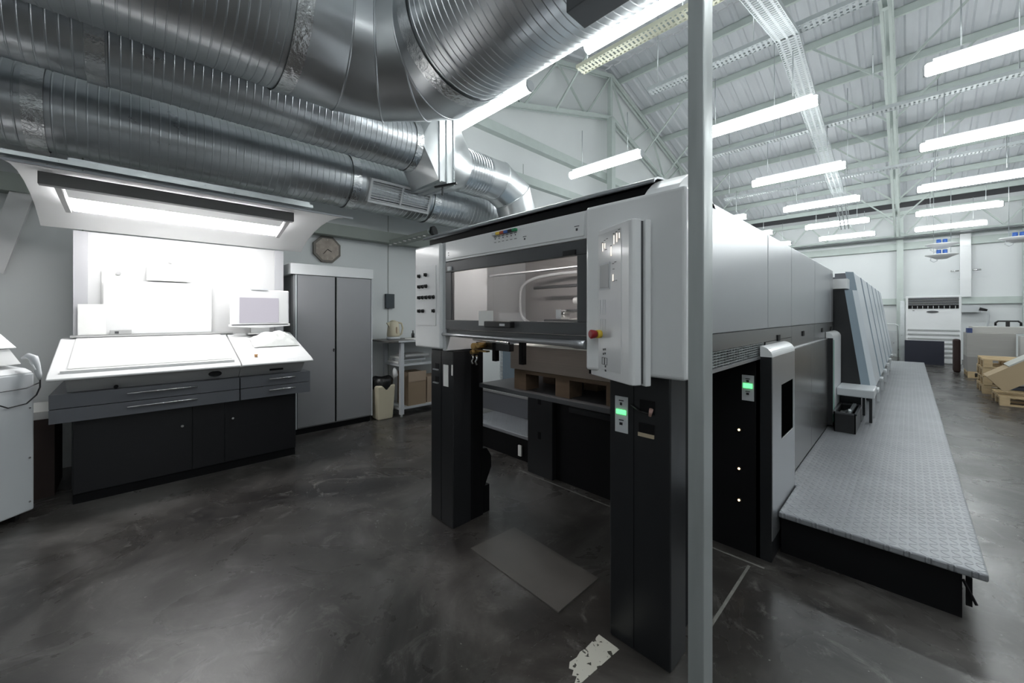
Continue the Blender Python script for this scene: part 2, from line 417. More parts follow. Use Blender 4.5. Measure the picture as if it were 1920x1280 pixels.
rows = [(-3.45, 'left row beside the gable wall', (None, None, 3.0, 5.45, 8.2, 10.8, 13.4, 15.9)),
        (-1.37, 'middle row above the press', (None, None, 2.93, 5.5, 8.2, 10.75, 13.4, 15.75)),
        (.76, 'right row above the walkway', (-2.0, .45, 3.0, 5.6, 8.15, 10.85, 13.5, 15.95)),
        (2.95, 'row beyond the right picture edge', (-2.0, .45, 3.0, 5.6, 8.2, 10.8, 13.4)),
        (5.2, 'outermost row on the right', (None, None, 3.0, None, 8.2, None, 13.4))]
for X, rn, ys in rows:
    for i, y in enumerate(ys):
        if y is None: continue
        o = lp if first else copy_tree(lp); first = False
        o.location = (X, y, 3.8); o['label'] = 'glowing suspended tube light in the %s, %s' % (rn, ORD[i]); o['group'] = 'suspended tube lights'
        o['category'] = 'ceiling light'

# ================================================================== CABLE TRAYS
def ladder_tray(name, label, p, q, wd, group=None, m=TRAYM, pitch=.05):
    p = Vector(p); q = Vector(q); d = (q-p); L = d.length; d.normalize()
    side = d.cross(Vector((0, 0, 1))).normalized(); up = side.cross(d).normalized()
    t = thing(name, label, 'cable tray', (p.x, p.y, p.z), 0, group)
    b = MB()
    for s in (-1, 1): b.bar(p+side*s*wd/2+up*.02, q+side*s*wd/2+up*.02, .006, .05)
    b.build('side_rail', m, t)
    b = MB(); n = int(L/pitch)
    for k in range(n): c = p+d*(k+.5)*pitch; b.bar(c-side*wd/2, c+side*wd/2, pitch*.55, .004)
    nl = max(2, int(wd/.06))
    for j in range(nl):
        s = side*(-wd/2+wd*(j+.5)/nl); b.bar(p+s, q+s, .022, .0045)
    b.build('perforated_base', m, t)
    return t
yt = mat('yellowed_tray_metal', (.60, .60, .48), .4, metal=.5, vary=.1)
for (x0, x1, y, z, lab, m) in ((-2.95, 3.4, 4.1, 4.50, 'perforated cable tray across the hall with a yellowish tint, nearest the camera', yt),
                            (-2.6, 3.6, 5.3, 4.56, 'perforated cable tray across the hall, second from the camera', TRAYM),
                            (-3.0, 3.6, 8.26, 4.52, 'perforated cable tray across the hall, third from the camera', TRAYM),
                            (-3.6, 4.0, 11.8, 4.56, 'perforated cable tray across the hall, fourth from the camera', TRAYM)):
    t = ladder_tray('cable_tray', lab, (x0, y, z), (x1, y, z), .16, m=m)
    for x in (x0+.12, x0+1.3, x0+2.6, x0+4.0, x1-.15):
        b = MB(); b.cyl((x, y, z+.01), (x, y, roof_z(y)-.1), .008, n=6); b.build('hanging_rod', GALV, t)
pts = [(-.95, 2.9, 4.0), (-.95, 5.2, 4.46), (-1.085, 8.3, 4.44), (-1.115, 11.8, 3.98), (-1.115, 12.6, 3.5)]
labs = ['wide perforated tray along the hall, near length rising to the second cross tray', 'wide perforated tray along the hall, length between second and third cross trays', 'wide perforated tray along the hall, far length beyond the third cross tray', 'short steep end piece of the wide tray near the far wall']
for a, c, lb in zip(pts, pts[1:], labs): ladder_tray('wide_cable_tray', lb, a, c, .21)

# ================================================================== DUCTS
def duct_path(b, pts, r, n=40, pitch=.085, rib=.007, ribbed=True):
    """straight ribbed duct between two points"""
    p, q = Vector(pts[0]), Vector(pts[1]); L = (q-p).length; d = (q-p).normalized()
    P = []; R = []; k = 0; s = 0
    while s < L-pitch:
        for o_, rr in ((0, r), (pitch*.80, r), (pitch*.86, r+rib), (pitch*.93, r+rib), (pitch*.995, r)):
            P.append(p+d*(s+o_)); R.append(rr)
        s += pitch
    P.append(q); R.append(r)
    b.tube(P, R, n, True)
# B2: faces are smooth along the ribs; keep ribs crisp with auto edge angle
def crisp(o, ang=25):
    for p in o.data.polygons: p.use_smooth = True
    try:
        o.data.set_sharp_from_angle(angle=math.radians(ang))
    except Exception: pass
    return o
AX, AY, AZ, AR = -3.2, 1.83, 3.575, .50
t = thing('large_spiral_duct', 'largest ribbed metal duct turning across the ceiling with a smooth segmented elbow', 'duct', (AX, AY, AZ-AR))
b = MB(); duct_path(b, [(AX, -2.6, AZ), (AX, .80, AZ)], AR, 56, .052, .0045); crisp(b.build('ribbed_pipe', DUCT, t))
b = MB(); duct_path(b, [(-2.45, AY, AZ), (2.6, AY, AZ)], AR, 56, .052, .0045); crisp(b.build('ribbed_pipe', DUCT, t))
# elbow: mitred gores
def mitre_rings(path, r, n=56, bead=.006):
    """rings at each mitre of a planar polyline; returns list of gores (pairs of rings)"""
    path = [Vector(p) for p in path]; rings = []
    for i, p in enumerate(path):
        d0 = (p-path[i-1]).normalized() if i else (path[1]-p).normalized()
        d1 = (path[i+1]-p).normalized() if i < len(path)-1 else d0
        nrm = (d0+d1).normalized()
        u = Vector((0, 0, 1)) if abs(d0.z) < .9 and all(abs(q.z-path[0].z) < 1e-6 for q in path) else Vector((1, 0, 0))
        a = d0.cross(u).normalized(); bb = a.cross(d0).normalized()
        ring = []
        for k in range(n):
            tt = 2*math.pi*k/n; c = (a*math.cos(tt)+bb*math.sin(tt))*r
            lam = -c.dot(nrm)/d0.dot(nrm) if i else 0
            ring.append(p+c+d0*lam)
        rings.append(ring)
    return rings
def elbow(parent, path, r, m=DUCT, n=56):
    R = mitre_rings(path, r, n)
    for A, B in zip(R, R[1:]):
        b = MB(); b.loft([A, B], caps=False, smooth=True); o = b.build('elbow_segment', m, parent); crisp(o, 40)
    for ring in R[1:-1]:
        b = MB(); b.tube(ring+[ring[0]], .008, 6, False); o = b.build('seam_bead', m, parent)
elbow(t, [(AX, .80, AZ), (AX, 1.18, AZ), (AX+.09, 1.50, AZ), (AX+.33, 1.74, AZ), (-2.75, AY, AZ), (-2.45, AY, AZ)], AR)
for p, q in (((AX, .76, AZ), (AX, .86, AZ)), ((-2.50, AY, AZ), (-2.38, AY, AZ))):
    b = MB(); b.cyl(p, q, AR+.012, n=56, caps=False); crisp(b.build('foil_tape_band', TAPE, t, label='crumpled silver foil tape band'))
b = MB(); b.cyl((-2.22, AY, AZ), (-2.20, AY, AZ), AR+.016, n=56, caps=False); crisp(b.build('rivet_collar', DUCTL, t))
# middle duct
BX, BZ, BR = -4.2, 3.41, .285
t = thing('middle_spiral_duct', 'middle ribbed duct running under the largest one and ending at the white box transition', 'duct', (BX, 0, BZ-BR))
b = MB(); duct_path(b, [(BX, -2.6, BZ), (BX, 2.40, BZ)], BR, 44, .058, .0045); crisp(b.build('ribbed_pipe', DUCT, t))
for y in (-.18,): b = MB(); b.cyl((BX, y-.05, BZ), (BX, y+.05, BZ), BR+.012, n=44, caps=False); crisp(b.build('foil_tape_band', TAPE, t))
b = MB(); b.cyl((BX, 2.33, BZ), (BX, 2.41, BZ), BR+.012, n=44, caps=False); crisp(b.build('foil_tape_band', TAPE, t))
# transition box
t = thing('duct_transition', 'pale sheet metal square transition box joining the middle duct to the drop elbow', 'duct', (BX, 2.7, 2.98))
def circ(y, cx, cz, r, n=32):
    return [(cx+r*math.cos(2*math.pi*k/n), y, cz+r*math.sin(2*math.pi*k/n)) for k in range(n)]
def rect(y, x0, x1, z0, z1, n=32):
    out = []
    cx, cz = (x0+x1)/2, (z0+z1)/2; q = n//4
    cor = [(x1, z0), (x1, z1), (x0, z1), (x0, z0)]
    for k in range(n):
        s = (k+q/2) % n; i = int(s//q); f = (s % q)/q; a = cor[i]; c = cor[(i+1) % 4]
        out.append((a[0]+(c[0]-a[0])*f, y, a[1]+(c[1]-a[1])*f))
    return out
def taper(b, y_rect, rc, y_c, cx, cz, r, m=8):
    # square-to-round sheet metal: four flat triangles and four conical corners
    x0, x1, z0, z1 = rc; V = b.bm.verts.new
    cor = [V((x1, y_rect, z1)), V((x0, y_rect, z1)), V((x0, y_rect, z0)), V((x1, y_rect, z0))]
    ring = [V((cx+r*math.cos(2*math.pi*k/(4*m)), y_c, cz+r*math.sin(2*math.pi*k/(4*m)))) for k in range(4*m)]
    for i in range(4):
        for k in range(m):
            f = b.bm.faces.new((cor[i], ring[(i*m+k) % (4*m)], ring[(i*m+k+1) % (4*m)])); f.smooth = False
        b.bm.faces.new((cor[i], ring[((i+1)*m) % (4*m)], cor[(i+1) % 4]))
rx = (-4.50, -3.88, 2.98, 3.85)
b = MB(); taper(b, 2.60, rx, 2.41, BX, BZ, BR); crisp(b.build('near_taper', DUCTL, t), 18)
b = MB(); b.loft([rect(2.60, *rx), rect(2.80, *rx)], caps=False); b.build('square_collar', DUCTL, t)
b = MB()
for y in (2.60, 2.70, 2.80):
    b.loft([rect(y-.008, rx[0]-.02, rx[1]+.02, rx[2]-.02, rx[3]+.02), rect(y+.008, rx[0]-.02, rx[1]+.02, rx[2]-.02, rx[3]+.02)], caps=True)
b.build('flange', GALV, t)
b = MB(); taper(b, 2.80, rx, 3.12, BX, 3.33, BR); crisp(b.build('far_taper', DUCTL, t), 18)
b = MB(); b.bar((-4.0, 2.62, 2.93), (-3.7, 2.72, 2.93), .03, .02); b.bar((-3.9, 2.66, 2.93), (-3.9, 2.66, 2.82), .015); b.build('damper_lever', CHAR, t)
t = thing('drop_duct', 'ribbed duct bending down through a smooth elbow behind the press hood', 'duct', (BX, 4.25, 0))
b = MB(); duct_path(b, [(BX, 3.12, 3.33), (BX, 3.52, 3.33)], BR, 40, .045, .004); crisp(b.build('ribbed_pipe', DUCT, t))
elbow(t, [(BX, 3.52, 3.33), (BX, 3.80, 3.33), (BX, 4.12, 3.18), (BX, 4.25, 2.85), (BX, 4.25, 2.55)], BR, DUCTL, 40)
b = MB(); duct_path(b, [(BX, 4.25, 2.55), (BX, 4.25, .02)], BR, 40, .055, .0045); crisp(b.build('drop_pipe', DUCT, t))
# lowest duct
CXd, CZd, CR = -4.9, 3.05, .315
t = thing('lower_spiral_duct', 'lowest ribbed duct along the left wall carrying a white louvred grille', 'duct', (CXd, 0, CZd-CR))
b = MB(); duct_path(b, [(CXd, -2.6, CZd), (CXd, 4.75, CZd)], CR, 44, .062, .0045); crisp(b.build('ribbed_pipe', DUCT, t))
for y, hw in ((-.53, .055), (1.93, .05), (3.06, .05)):
    b = MB(); b.cyl((CXd, y-hw, CZd), (CXd, y+hw, CZd), CR+.012, n=44, caps=False); crisp(b.build('foil_tape_band', TAPE, t, label='crumpled silver foil tape band'))
ga = math.radians(-20)
GM = Matrix.Translation((CXd, 2.5, CZd)) @ Matrix.Rotation(math.radians(24), 4, 'Y')
b = MB()
b.box(CR-.06, CR+.03, -.43, .43, .115, .145, GM); b.box(CR-.06, CR+.03, -.43, .43, -.145, -.115, GM)
for y0, y1 in ((-.43, -.40), (-.012, .012), (.40, .43)): b.box(CR-.06, CR+.03, y0, y1, -.12, .12, GM)
g = b.build('grille_frame', WHITE, t)
b = MB()
for k in range(8):
    z = -.105+k*.029; b.poly([GM @ Vector((CR-.0, -.40, z+.002)), GM @ Vector((CR+.024, -.40, z-.006)), GM @ Vector((CR+.026, -.40, z+.004)), GM @ Vector((CR-.0, -.40, z+.006))], (0, .80, 0))
b.build('louvre', WHITE, g)
b = MB(); b.box(CR-.05, CR-.02, -.40, .40, -.12, .12, GM); b.build('grille_backing', BLACK, g)
# dark channel hung beneath the cross duct
o = box(-1.22, 2.2, 1.58, 1.74, 2.93, 3.03); tag(o.build('hanging_channel', DARKG, bevel=.004), 'dark grey box channel hung beneath the cross arm of the largest duct', 'cable trunking')

# ================================================================== PRESS: delivery end
YP = 1.5
press = thing('printing_press', 'long grey and white printing press with open delivery end on two dark legs', 'printing press', (-1.5, 2.6, 0))
# front legs
def leg(x0, x1, side):
    lg = box(x0, x1, YP, YP+.15, 0, 1.16).build('leg', CHAR, press, bevel=.006)
    return lg
legL = leg(-2.34, -2.08, -1); legR = leg(-.92, -.65, 1)
box(-.806, -.804, YP-.002, YP+.01, .01, 1.15).build('panel_seam', BLACK, legR)
box(-2.216, -2.214, YP-.002, YP+.01, .01, 1.15).build('panel_seam', BLACK, legL)
box(-2.20, -2.085, YP+.15, YP+.26, 0, 1.25).build('chain_guard', BLACK, press, bevel=.004)
box(-.92, -.70, YP+.15, YP+.42, 0, 1.16).build('chain_guard', BLACK, press, bevel=.004)
b = MB(); b.poly([(-2.13, 1.74, .47), (-2.13, 1.79, .46), (-2.13, 1.83, .40), (-2.13, 1.83, .32), (-2.13, 1.77, .20), (-2.13, 1.74, .20)], (.05, 0, 0)); b.build('sprocket_cover', BLACK, press)
box(-2.16, -2.10, YP+.26, YP+.33, .0, .19).build('guard_foot', BLACK, press)
# labels and slots on the legs
lb = box(-.891, -.831, YP-.004, YP, .896, 1.049).build('control_label', WHITE2, legR)
box(-.884, -.839, YP-.007, YP-.003, .974, .993).build('display', LEDG, lb)
b = MB(); b.box(-.872, -.850, YP-.0055, YP-.0035, 1.03, 1.034); b.box(-.867, -.857, YP-.0055, YP-.0035, 1.012, 1.024); b.box(-.872, -.850, YP-.0055, YP-.0035, .947, .951); b.box(-.869, -.855, YP-.0055, YP-.0035, .928, .939); b.build('marking', CHAR, lb)
box(-.778, -.714, YP-.002, YP+.02, .995, 1.05).build('recess', BLACK, legR)
box(-.782, -.716, YP-.002, YP+.02, .915, .955).build('recess', BLACK, legR)
b = MB(); b.box(-.784, -.716, YP-.006, YP+.01, .90, .915); b.build('latch_tongue', mat('pale_wood_tongue', (.5, .42, .3), .6), legR)
b = MB(); b.tube([(-.815, YP-.004, 1.022), (-.775, YP-.012, 1.004), (-.735, YP-.014, 1.0)], .004, 8); lv = b.build('hand_lever', PLASTB, legR)
b = MB(); b.tube([(-.728, YP-.014, .992), (-.720, YP-.018, 1.022)], [.006, .008], 10); b.build('lever_knob', mat('pink_knob', (.5, .32, .28), .4), lv)
for z0, z1 in ((1.028, 1.064), (.937, .975)):
    box(-2.285, -2.243, YP-.002, YP+.02, z0, z1).build('recess', BLACK, legL)
    box(-2.305, -2.245, YP-.010, YP+.0, z0-.010, z0-.002).build('recess_lip', GALV, legL)
box(-2.186, -2.131, YP-.004, YP, .921, 1.064).build('paper_label', PAPER, legL)
s_ = box(-2.095, -2.083, YP-.004, YP, 1.0, 1.07).build('small_label', PAPER, legL)
# control boxes left and right of the window
b = MB(); b.box(-2.42, -2.11, 1.42, 1.80, 1.175, 1.86); bl = b.build('left_control_box', WHITE, press, bevel=.012, segs=3)
box(-2.112, -2.082, 1.44, 1.80, 1.165, 1.86).build('box_side_trim', WHITE2, bl, bevel=.004)
box(-2.385, -2.155, 1.4165, 1.421, 1.325, 1.72).build('switch_plate', WHITE, bl, bevel=.001)
KN = [(-2.354, 1.66), (-2.272, 1.664), (-2.354, 1.587), (-2.311, 1.587), (-2.268, 1.588), (-2.354, 1.513), (-2.311, 1.513), (-2.266, 1.513), (-2.221, 1.513), (-2.178, 1.513), (-2.354, 1.422), (-2.307, 1.422), (-2.176, 1.422)]
for x, z in KN:
    b = MB(); b.tube([(x, 1.4165, z), (x, 1.413, z), (x, 1.412, z), (x, 1.402, z)], [.013, .013, .010, .009], 14); b.box(x-.003, x+.003, 1.398, 1.406, z-.010, z+.010); b.build('selector_knob', PLASTB, bl)
b = MB(); b.box(-.992, -.56, 1.42, 1.62, 1.158, 1.866); br = b.build('right_control_box', WHITE, press, bevel=.014, segs=3)
# swung-out operator panel
PA = Vector((-.985, 1.452, 0)); PB = Vector((-.715, 1.318, 0)); pd = (PB-PA).normalized(); pn = Vector((pd.y, -pd.x, 0))   # pn faces the operator
PM = Matrix(((pd.x, -pn.x, 0, PA.x), (pd.y, -pn.y, 0, PA.y), (0, 0, 1, 0), (0, 0, 0, 1)))
Lp = (PB-PA).length
b = MB()
prof = [(0, 0), (Lp-.02, 0), (Lp-.006, .004), (Lp, .014), (Lp, .042), (.10, .042), (0, .012)]
b.poly([PM @ Vector((a, c, 1.135)) for a, c in prof], (0, 0, .62))
op = b.build('operator_panel', WHITE, press, bevel=.005, segs=3)
b = MB(); b.box(.12, Lp-.01, .042, .056, 1.14, 1.75, PM); b.build('panel_gasket', DARKG, op)
b = MB(); b.box(.10, Lp+.004, .056, .082, 1.13, 1.755, PM); b.build('panel_back_shell', WHITE, op, bevel=.005)
b = MB(); b.box(.045, .235, -.002, .001, 1.17, 1.735, PM); b.build('membrane', mat('gloss_white_membrane', (.72, .73, .74), .12), op)
b = MB(); b.box(.079, .158, -.0045, -.001, 1.502, 1.612, PM); b.build('screen_bezel', WHITE2, op)
b = MB(); b.box(.085, .152, -.006, -.004, 1.509, 1.604, PM); b.build('screen', mat('grey_lcd', (.36, .37, .38), .2), op)
es = MB(); c = PM @ Vector((.085, 0, 1.317))
def pnt(a, c, z): return PM @ Vector((a, -c, z))
es.tube([pnt(.085, 0, 1.317), pnt(.085, .022, 1.317)], .017, n=18); e0 = es.build('emergency_collar', YEL, op)
es = MB(); es.tube([pnt(.085, .022, 1.317), pnt(.085, .030, 1.317), pnt(.085, .048, 1.317), pnt(.085, .052, 1.317)], [.013, .017, .019, .015], 18); es.build('emergency_button', RED, e0)
b = MB()
for a, z, h in ((.102, 1.678, .032), (.118, 1.682, .02), (.185, 1.695, .034), (.205, 1.70, .034), (.222, 1.705, .02), (.165, 1.652, .036), (.178, 1.545, .026)):
    b.box(a, a+.0035, -.004, -.001, z-h/2, z+h/2, PM)
b.build('key_light', LEDP, op)
b = MB()
for a, z in ((.096, 1.698), (.113, 1.703), (.130, 1.707), (.180, 1.718), (.198, 1.722), (.216, 1.727), (.160, 1.674), (.122, 1.664), (.175, 1.60), (.190, 1.605), (.178, 1.578), (.178, 1.53), (.196, 1.532)):
    b.box(a, a+.012, -.0035, -.001, z, z+.0025, PM)
for a, z in ((.105, 1.25), (.118, 1.252), (.105, 1.232), (.118, 1.235), (.120, 1.165), (.120, 1.182)): b.box(a, a+.008, -.0035, -.001, z, z+.008, PM)
for a in (.098, .118):
    for dz in (0, .028): b.box(a, a+.018, -.0035, -.001, 1.192+dz, 1.1935+dz, PM)
    for da in (0, .017): b.box(a+da, a+da+.0015, -.0035, -.001, 1.192, 1.2215, PM)
b.build('marking', DARKG, op)
b = MB()
for i in range(3):
    for z0, z1 in ((1.40, 1.46), (1.33, 1.38)): b.box(.085+i*.018, .087+i*.018, -.003, -.001, z0, z1, PM)
b.build('faint_marking', WHITE2, op)
# header panel above the window
hd = box(-2.08, -.994, 1.44, 1.62, 1.735, 1.86).build('header_panel', WHITE, press, bevel=.004)
box(-2.065, -1.01, 1.436, 1.441, 1.748, 1.847).build('header_sheet', WHITE, hd, bevel=.002)
for i, m in enumerate((WHITE2, YEL, ORNG, BLUE, PLASTB, GREEN)):
    x = -1.598+i*.0315
    b = MB(); b.box(x-.0145, x+.0145, 1.420, 1.437, 1.832, 1.847); b.build('ink_button', m, hd, bevel=.002)
b = MB()
for i in range(6):
    x = -1.598+i*.0315
    b.box(x-.010, x+.010, 1.4345, 1.437, 1.824, 1.8275); b.box(x-.003, x+.003, 1.4345, 1.437, 1.812, 1.818); b.box(x-.008, x+.008, 1.4345, 1.437, 1.794, 1.7965)
b.box(-1.385, -1.362, 1.4345, 1.437, 1.795, 1.798); b.box(-1.378, -1.369, 1.4345, 1.437, 1.780, 1.788)
b.box(-1.062, -1.036, 1.4345, 1.437, 1.795, 1.798); b.box(-1.054, -1.044, 1.4345, 1.437, 1.776, 1.787); b.box(-2.045, -2.035, 1.4345, 1.437, 1.785, 1.79); b.box(-2.042, -2.036, 1.4345, 1.437, 1.77, 1.776)
b.build('marking', DARKG, hd)
# window door: frame, glass, handle
wd = MB(); wd.box(-2.08, -.996, 1.44, 1.47, 1.667, 1.732); wd.box(-2.08, -.996, 1.44, 1.47, 1.305, 1.364); wd.box(-2.08, -2.018, 1.44, 1.47, 1.364, 1.667); wd.box(-1.052, -.996, 1.44, 1.47, 1.364, 1.667)
wf = wd.build('window_door', DARKG, press, bevel=.003)
box(-2.03, -1.04, 1.452, 1.458, 1.355, 1.675).build('pane', GLASS, wf)
b = MB(); b.box(-1.66, -1.45, 1.405, 1.44, 1.328, 1.362); b.build('door_handle', PLASTB, wf, bevel=.004)
box(-1.53, -1.49, 1.4035, 1.406, 1.338, 1.35).build('handle_badge', WHITE2, wf)
box(-2.045, -2.01, 1.43, 1.442, 1.675, 1.70).build('door_catch', WHITE2, wf); box(-1.125, -1.055, 1.43, 1.442, 1.668, 1.692).build('door_catch', PLASTB, wf)
box(-1.735, -1.61, 1.430, 1.4315, 1.335, 1.42).build('note_paper', PAPER, wf, label='small white note stuck on the glass')
# lower rail
box(-2.08, -.996, 1.45, 1.49, 1.275, 1.302).build('sill_trim', DARKG, press, bevel=.003)
b = MB(); b.tube([(-2.12, 1.44, 1.272), (-1.9, 1.44, 1.270), (-1.3, 1.43, 1.268), (-1.09, 1.43, 1.268), (-1.05, 1.43, 1.266), (-.995, 1.43, 1.266)], [.010, .012, .014, .016, .021, .021], 16); b.build('push_rail', SILVER, press)
# hood over the delivery
prof = [(1.505, 1.936), (1.510, 1.948), (1.535, 1.961), (1.58, 1.969), (1.70, 1.972), (1.95, 1.95), (2.3, 1.90)]
b = MB(); b.sheet(prof, ('x', -2.46), -.72, -.008); crisp(b.build('hood_cover', SILVER, press), 50)
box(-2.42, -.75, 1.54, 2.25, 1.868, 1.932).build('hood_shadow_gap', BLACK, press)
arc = [(1.44+.42*i/12, 1.86+.105*math.sin(math.pi*(i/12)**.9)) for i in range(13)]
b = MB(); b.poly([(-.735, y, z) for y, z in arc], (.135, 0, 0)); b.build('hood_end_cap', WHITE, press, bevel=.003)
# silver side skin with seams, top and left side
ys = [1.62, 2.758, 3.428, 4.429, 5.42, 5.62]
for a, c in zip(ys, ys[1:]): box(-.64, -.60, a+.006, c-.006, 1.315, 1.885).build('side_panel', SILVER, press, bevel=.003)
box(-.65, -.612, 1.62, 5.62, 1.235, 1.885).build('side_frame', BLACK, press)
box(-.64, -.604, 1.62, 3.45, 1.235, 1.312).build('lower_band', SILVERD, press)
for a, c in ((3.45, 4.43), (4.43, 5.62)): box(-.64, -.604, a+.004, c-.002, 1.152, 1.312).build('lower_band', SILVERD, press)
box(-.64, -.604, 2.72, 3.446, 1.152, 1.232).build('lower_band', SILVERD, press)
for y in (3.04, 3.88, 4.86, 5.46): box(-.605, -.598, y-.035, y+.035, 1.225, 1.265).build('finger_hole', BLACK, press)
# grille
gr = box(-.64, -.618, 1.62, 2.72, 1.150, 1.235).build('vent_grille', BLACK, press)
b = MB()
for k in range(6): z = 1.165+k*.0125; b.box(-.619, -.608, 1.62, 2.70, z, z+.0028)
y = 1.64
while y < 2.70: b.box(-.619, -.6085, y, y+.003, 1.160, 1.235); y += .042
b.build('grille_bars', GALV, gr); box(-.64, -.598, 1.62, 2.72, 1.143, 1.158).build('grille_lip', SILVER, gr)
# roof, left side and inside of the body
box(-2.40, -.64, 2.0, 5.62, 1.86, 1.886).build('top_cover', WHITE2, press)
box(-2.42, -2.38, 1.80, 5.62, 1.15, 1.885).build('left_side_skin', BLUEG, press)
box(-2.36, -.66, 2.62, 5.60, .08, 1.86).build('main_body', CHAR, press)
box(-2.4, -.60, 2.58, 2.62, .0, 1.15).build('frame_front', BLACK, press)
# frame front details: ribs and seams seen below the pile
fr = box(-2.384, -2.10, 2.53, 2.58, .0, 1.0).build('front_column', CHAR, press, bevel=.004)
for z in (.62, .32): box(-2.26, -2.23, 2.526, 2.532, z, z+.06).build('finger_hole', BLACK, fr)
box(-1.95, -1.0, 2.56, 2.58, .60, .64).build('front_ledge', CHAR, press)
b = MB(); b.box(-.691, -.63, 2.572, 2.58, .896, 1.044); l2 = b.build('control_label', WHITE2, press)
box(-.684, -.637, 2.568, 2.573, .970, .996).build('display', LEDG, l2)
b = MB(); b.box(-.672, -.649, 2.57, 2.573, 1.022, 1.026); b.box(-.668, -.654, 2.57, 2.573, 1.005, 1.016); b.box(-.672, -.649, 2.57, 2.573, .948, .952); b.box(-.668, -.654, 2.57, 2.573, .93, .942); b.build('marking', CHAR, l2)
for z in (.718, .489, .303):
    b = MB(); b.cyl((-.705, 2.58, z), (-.705, 2.568, z), .012, n=12); bz = b.build('indicator_bezel', PLASTB, press)
    b = MB(); b.cyl((-.705, 2.569, z), (-.705, 2.564, z), .006, n=10); b.build('indicator', LEDW, bz)
# control columns on the operator side
def side_column(y0, y1, zb_, slot):
    x0, x1 = -.60, -.54; zc = 1.157; r = .06
    b = MB(); b.box(x0-.02, x1-.004, y0, y1, zb_, zc)
    cbx = b.build('side_column', CHAR, press)
    b = MB(); b.box(x1-.004, x1, y0+.002, y1, zb_+.12, zc)
    if slot:
        b = MB(); ys0, ys1 = slot
        b.box(x1-.004, x1, y0+.002, ys0, zb_+.12, zc); b.box(x1-.004, x1, ys1, y1, zb_+.12, zc)
        b.box(x1-.004, x1, ys0, ys1, .975, zc); b.box(x1-.004, x1, ys0, ys1, zb_+.12, .655)
    b.build('column_face', SILVER if slot else WHITE2, cbx)
    if slot:
        box(x1-.003, x1-.0015, slot[0], slot[1], .655, .975).build('slot_back', mat('slot_void', (.002, .002, .002), 1., spec=0.), cbx)
        box(x1-.004, x1+.002, slot[0], slot[1], .648, .655).build('slot_lip', CHROME, cbx)
    pts = [(x1-r+r*math.cos(a), zc+r*math.sin(a)) for a in [math.pi/2*k/8 for k in range(9)]]
    pts = [(x0-.0, zc)]+pts if False else pts
    b = MB(); b.poly([(x, y0, z) for x, z in pts]+[(x1-r, y0, zc)], (0, y1-y0, 0)); b.build('rounded_cap', WHITE, cbx)
    return cbx
c1 = side_column(2.58, 3.19, .0, (2.80, 3.13)); c2 = side_column(5.09, 5.70, .27, None)
box(-.545, -.538, 5.10, 5.13, .3, 1.14).build('green_edge', mat('green_edge', (.05, .3, .2), .5), c2)
# lower operator-side panels
ysl = [3.19, 4.148, 5.09]
for a, c in zip(ysl, ysl[1:]): box(-.62, -.585, a+.003, c-.003, .26, 1.148).build('lower_panel', SILVERD, press, bevel=.002)
box(-.62, -.588, 2.62, 5.7, 1.146, 1.153).build('light_trim', SILVER, press)
# inside the delivery: back wall, drum arch, cross bars, grippers
box(-2.36, -.66, 2.45, 2.50, 1.20, 1.86).build('inner_back_wall', mat('inner_grey', (.34, .33, .33), .4), press)
box(-2.38, -2.33, 1.47, 2.45, 1.20, 1.86).build('inner_side_wall', WHITE2, press)
b = MB(); ring = []
cx_, cz_ = -1.50, 1.50
for k in range(40):
    a = 2*math.pi*k/40; ca, sa = math.cos(a), math.sin(a)
    px = cx_+.70*math.copysign(abs(ca)**.5, ca); pz = cz_+.20*math.copysign(abs(sa)**.5, sa); ring.append((px, 2.25, pz))
b.tube(ring+[ring[0]], .012, 8, False); b.build('inner_arch', WHITE2, press)
for z, y, r, m in ((1.60, 2.2, .012, DARKG), (1.66, 1.75, .008, SILVER), (1.49, 2.1, .022, WHITE), (1.42, 2.0, .014, CHROME), (1.36, 1.8, .010, CHAR)):
    b = MB(); b.cyl((-2.0 if z > 1.5 else -1.55, y, z), (-.70, y, z), r, n=12); b.build('cross_bar', m, press)
for x in (-1.55, -1.30, -1.05, -.85):
    b = MB(); b.box(x-.02, x+.02, 1.93, 2.02, 1.37, 1.43); b.cyl((x-.03, 1.97, 1.40), (x+.03, 1.97, 1.40), .02, n=12); b.build('suction_wheel', CHROME, press)
b = MB(); b.cyl((-2.0, 1.66, 1.752), (-1.02, 1.66, 1.752), .014, n=10); b.build('inner_lamp', PRESSLAMP, press)
b = MB(); b.poly([(-1.62, 1.72, 1.325), (-.70, 1.72, 1.325), (-.70, 2.42, 1.385), (-1.62, 2.42, 1.385)], (0, 0, .006)); b.build('sheet_table', PAPER, press)
box(-1.25, -.70, 2.30, 2.32, 1.47, 1.50).build('cross_bar', PAPER, press)
# black stops hanging over the pile
for x in (-1.86, -1.62, -1.12):
    b = MB(); b.box(x-.017, x+.017, 1.66, 1.69, 1.10, 1.26); b.box(x-.010, x+.01, 1.655, 1.665, 1.12, 1.25); b.build('sheet_stop', BLACK, press)
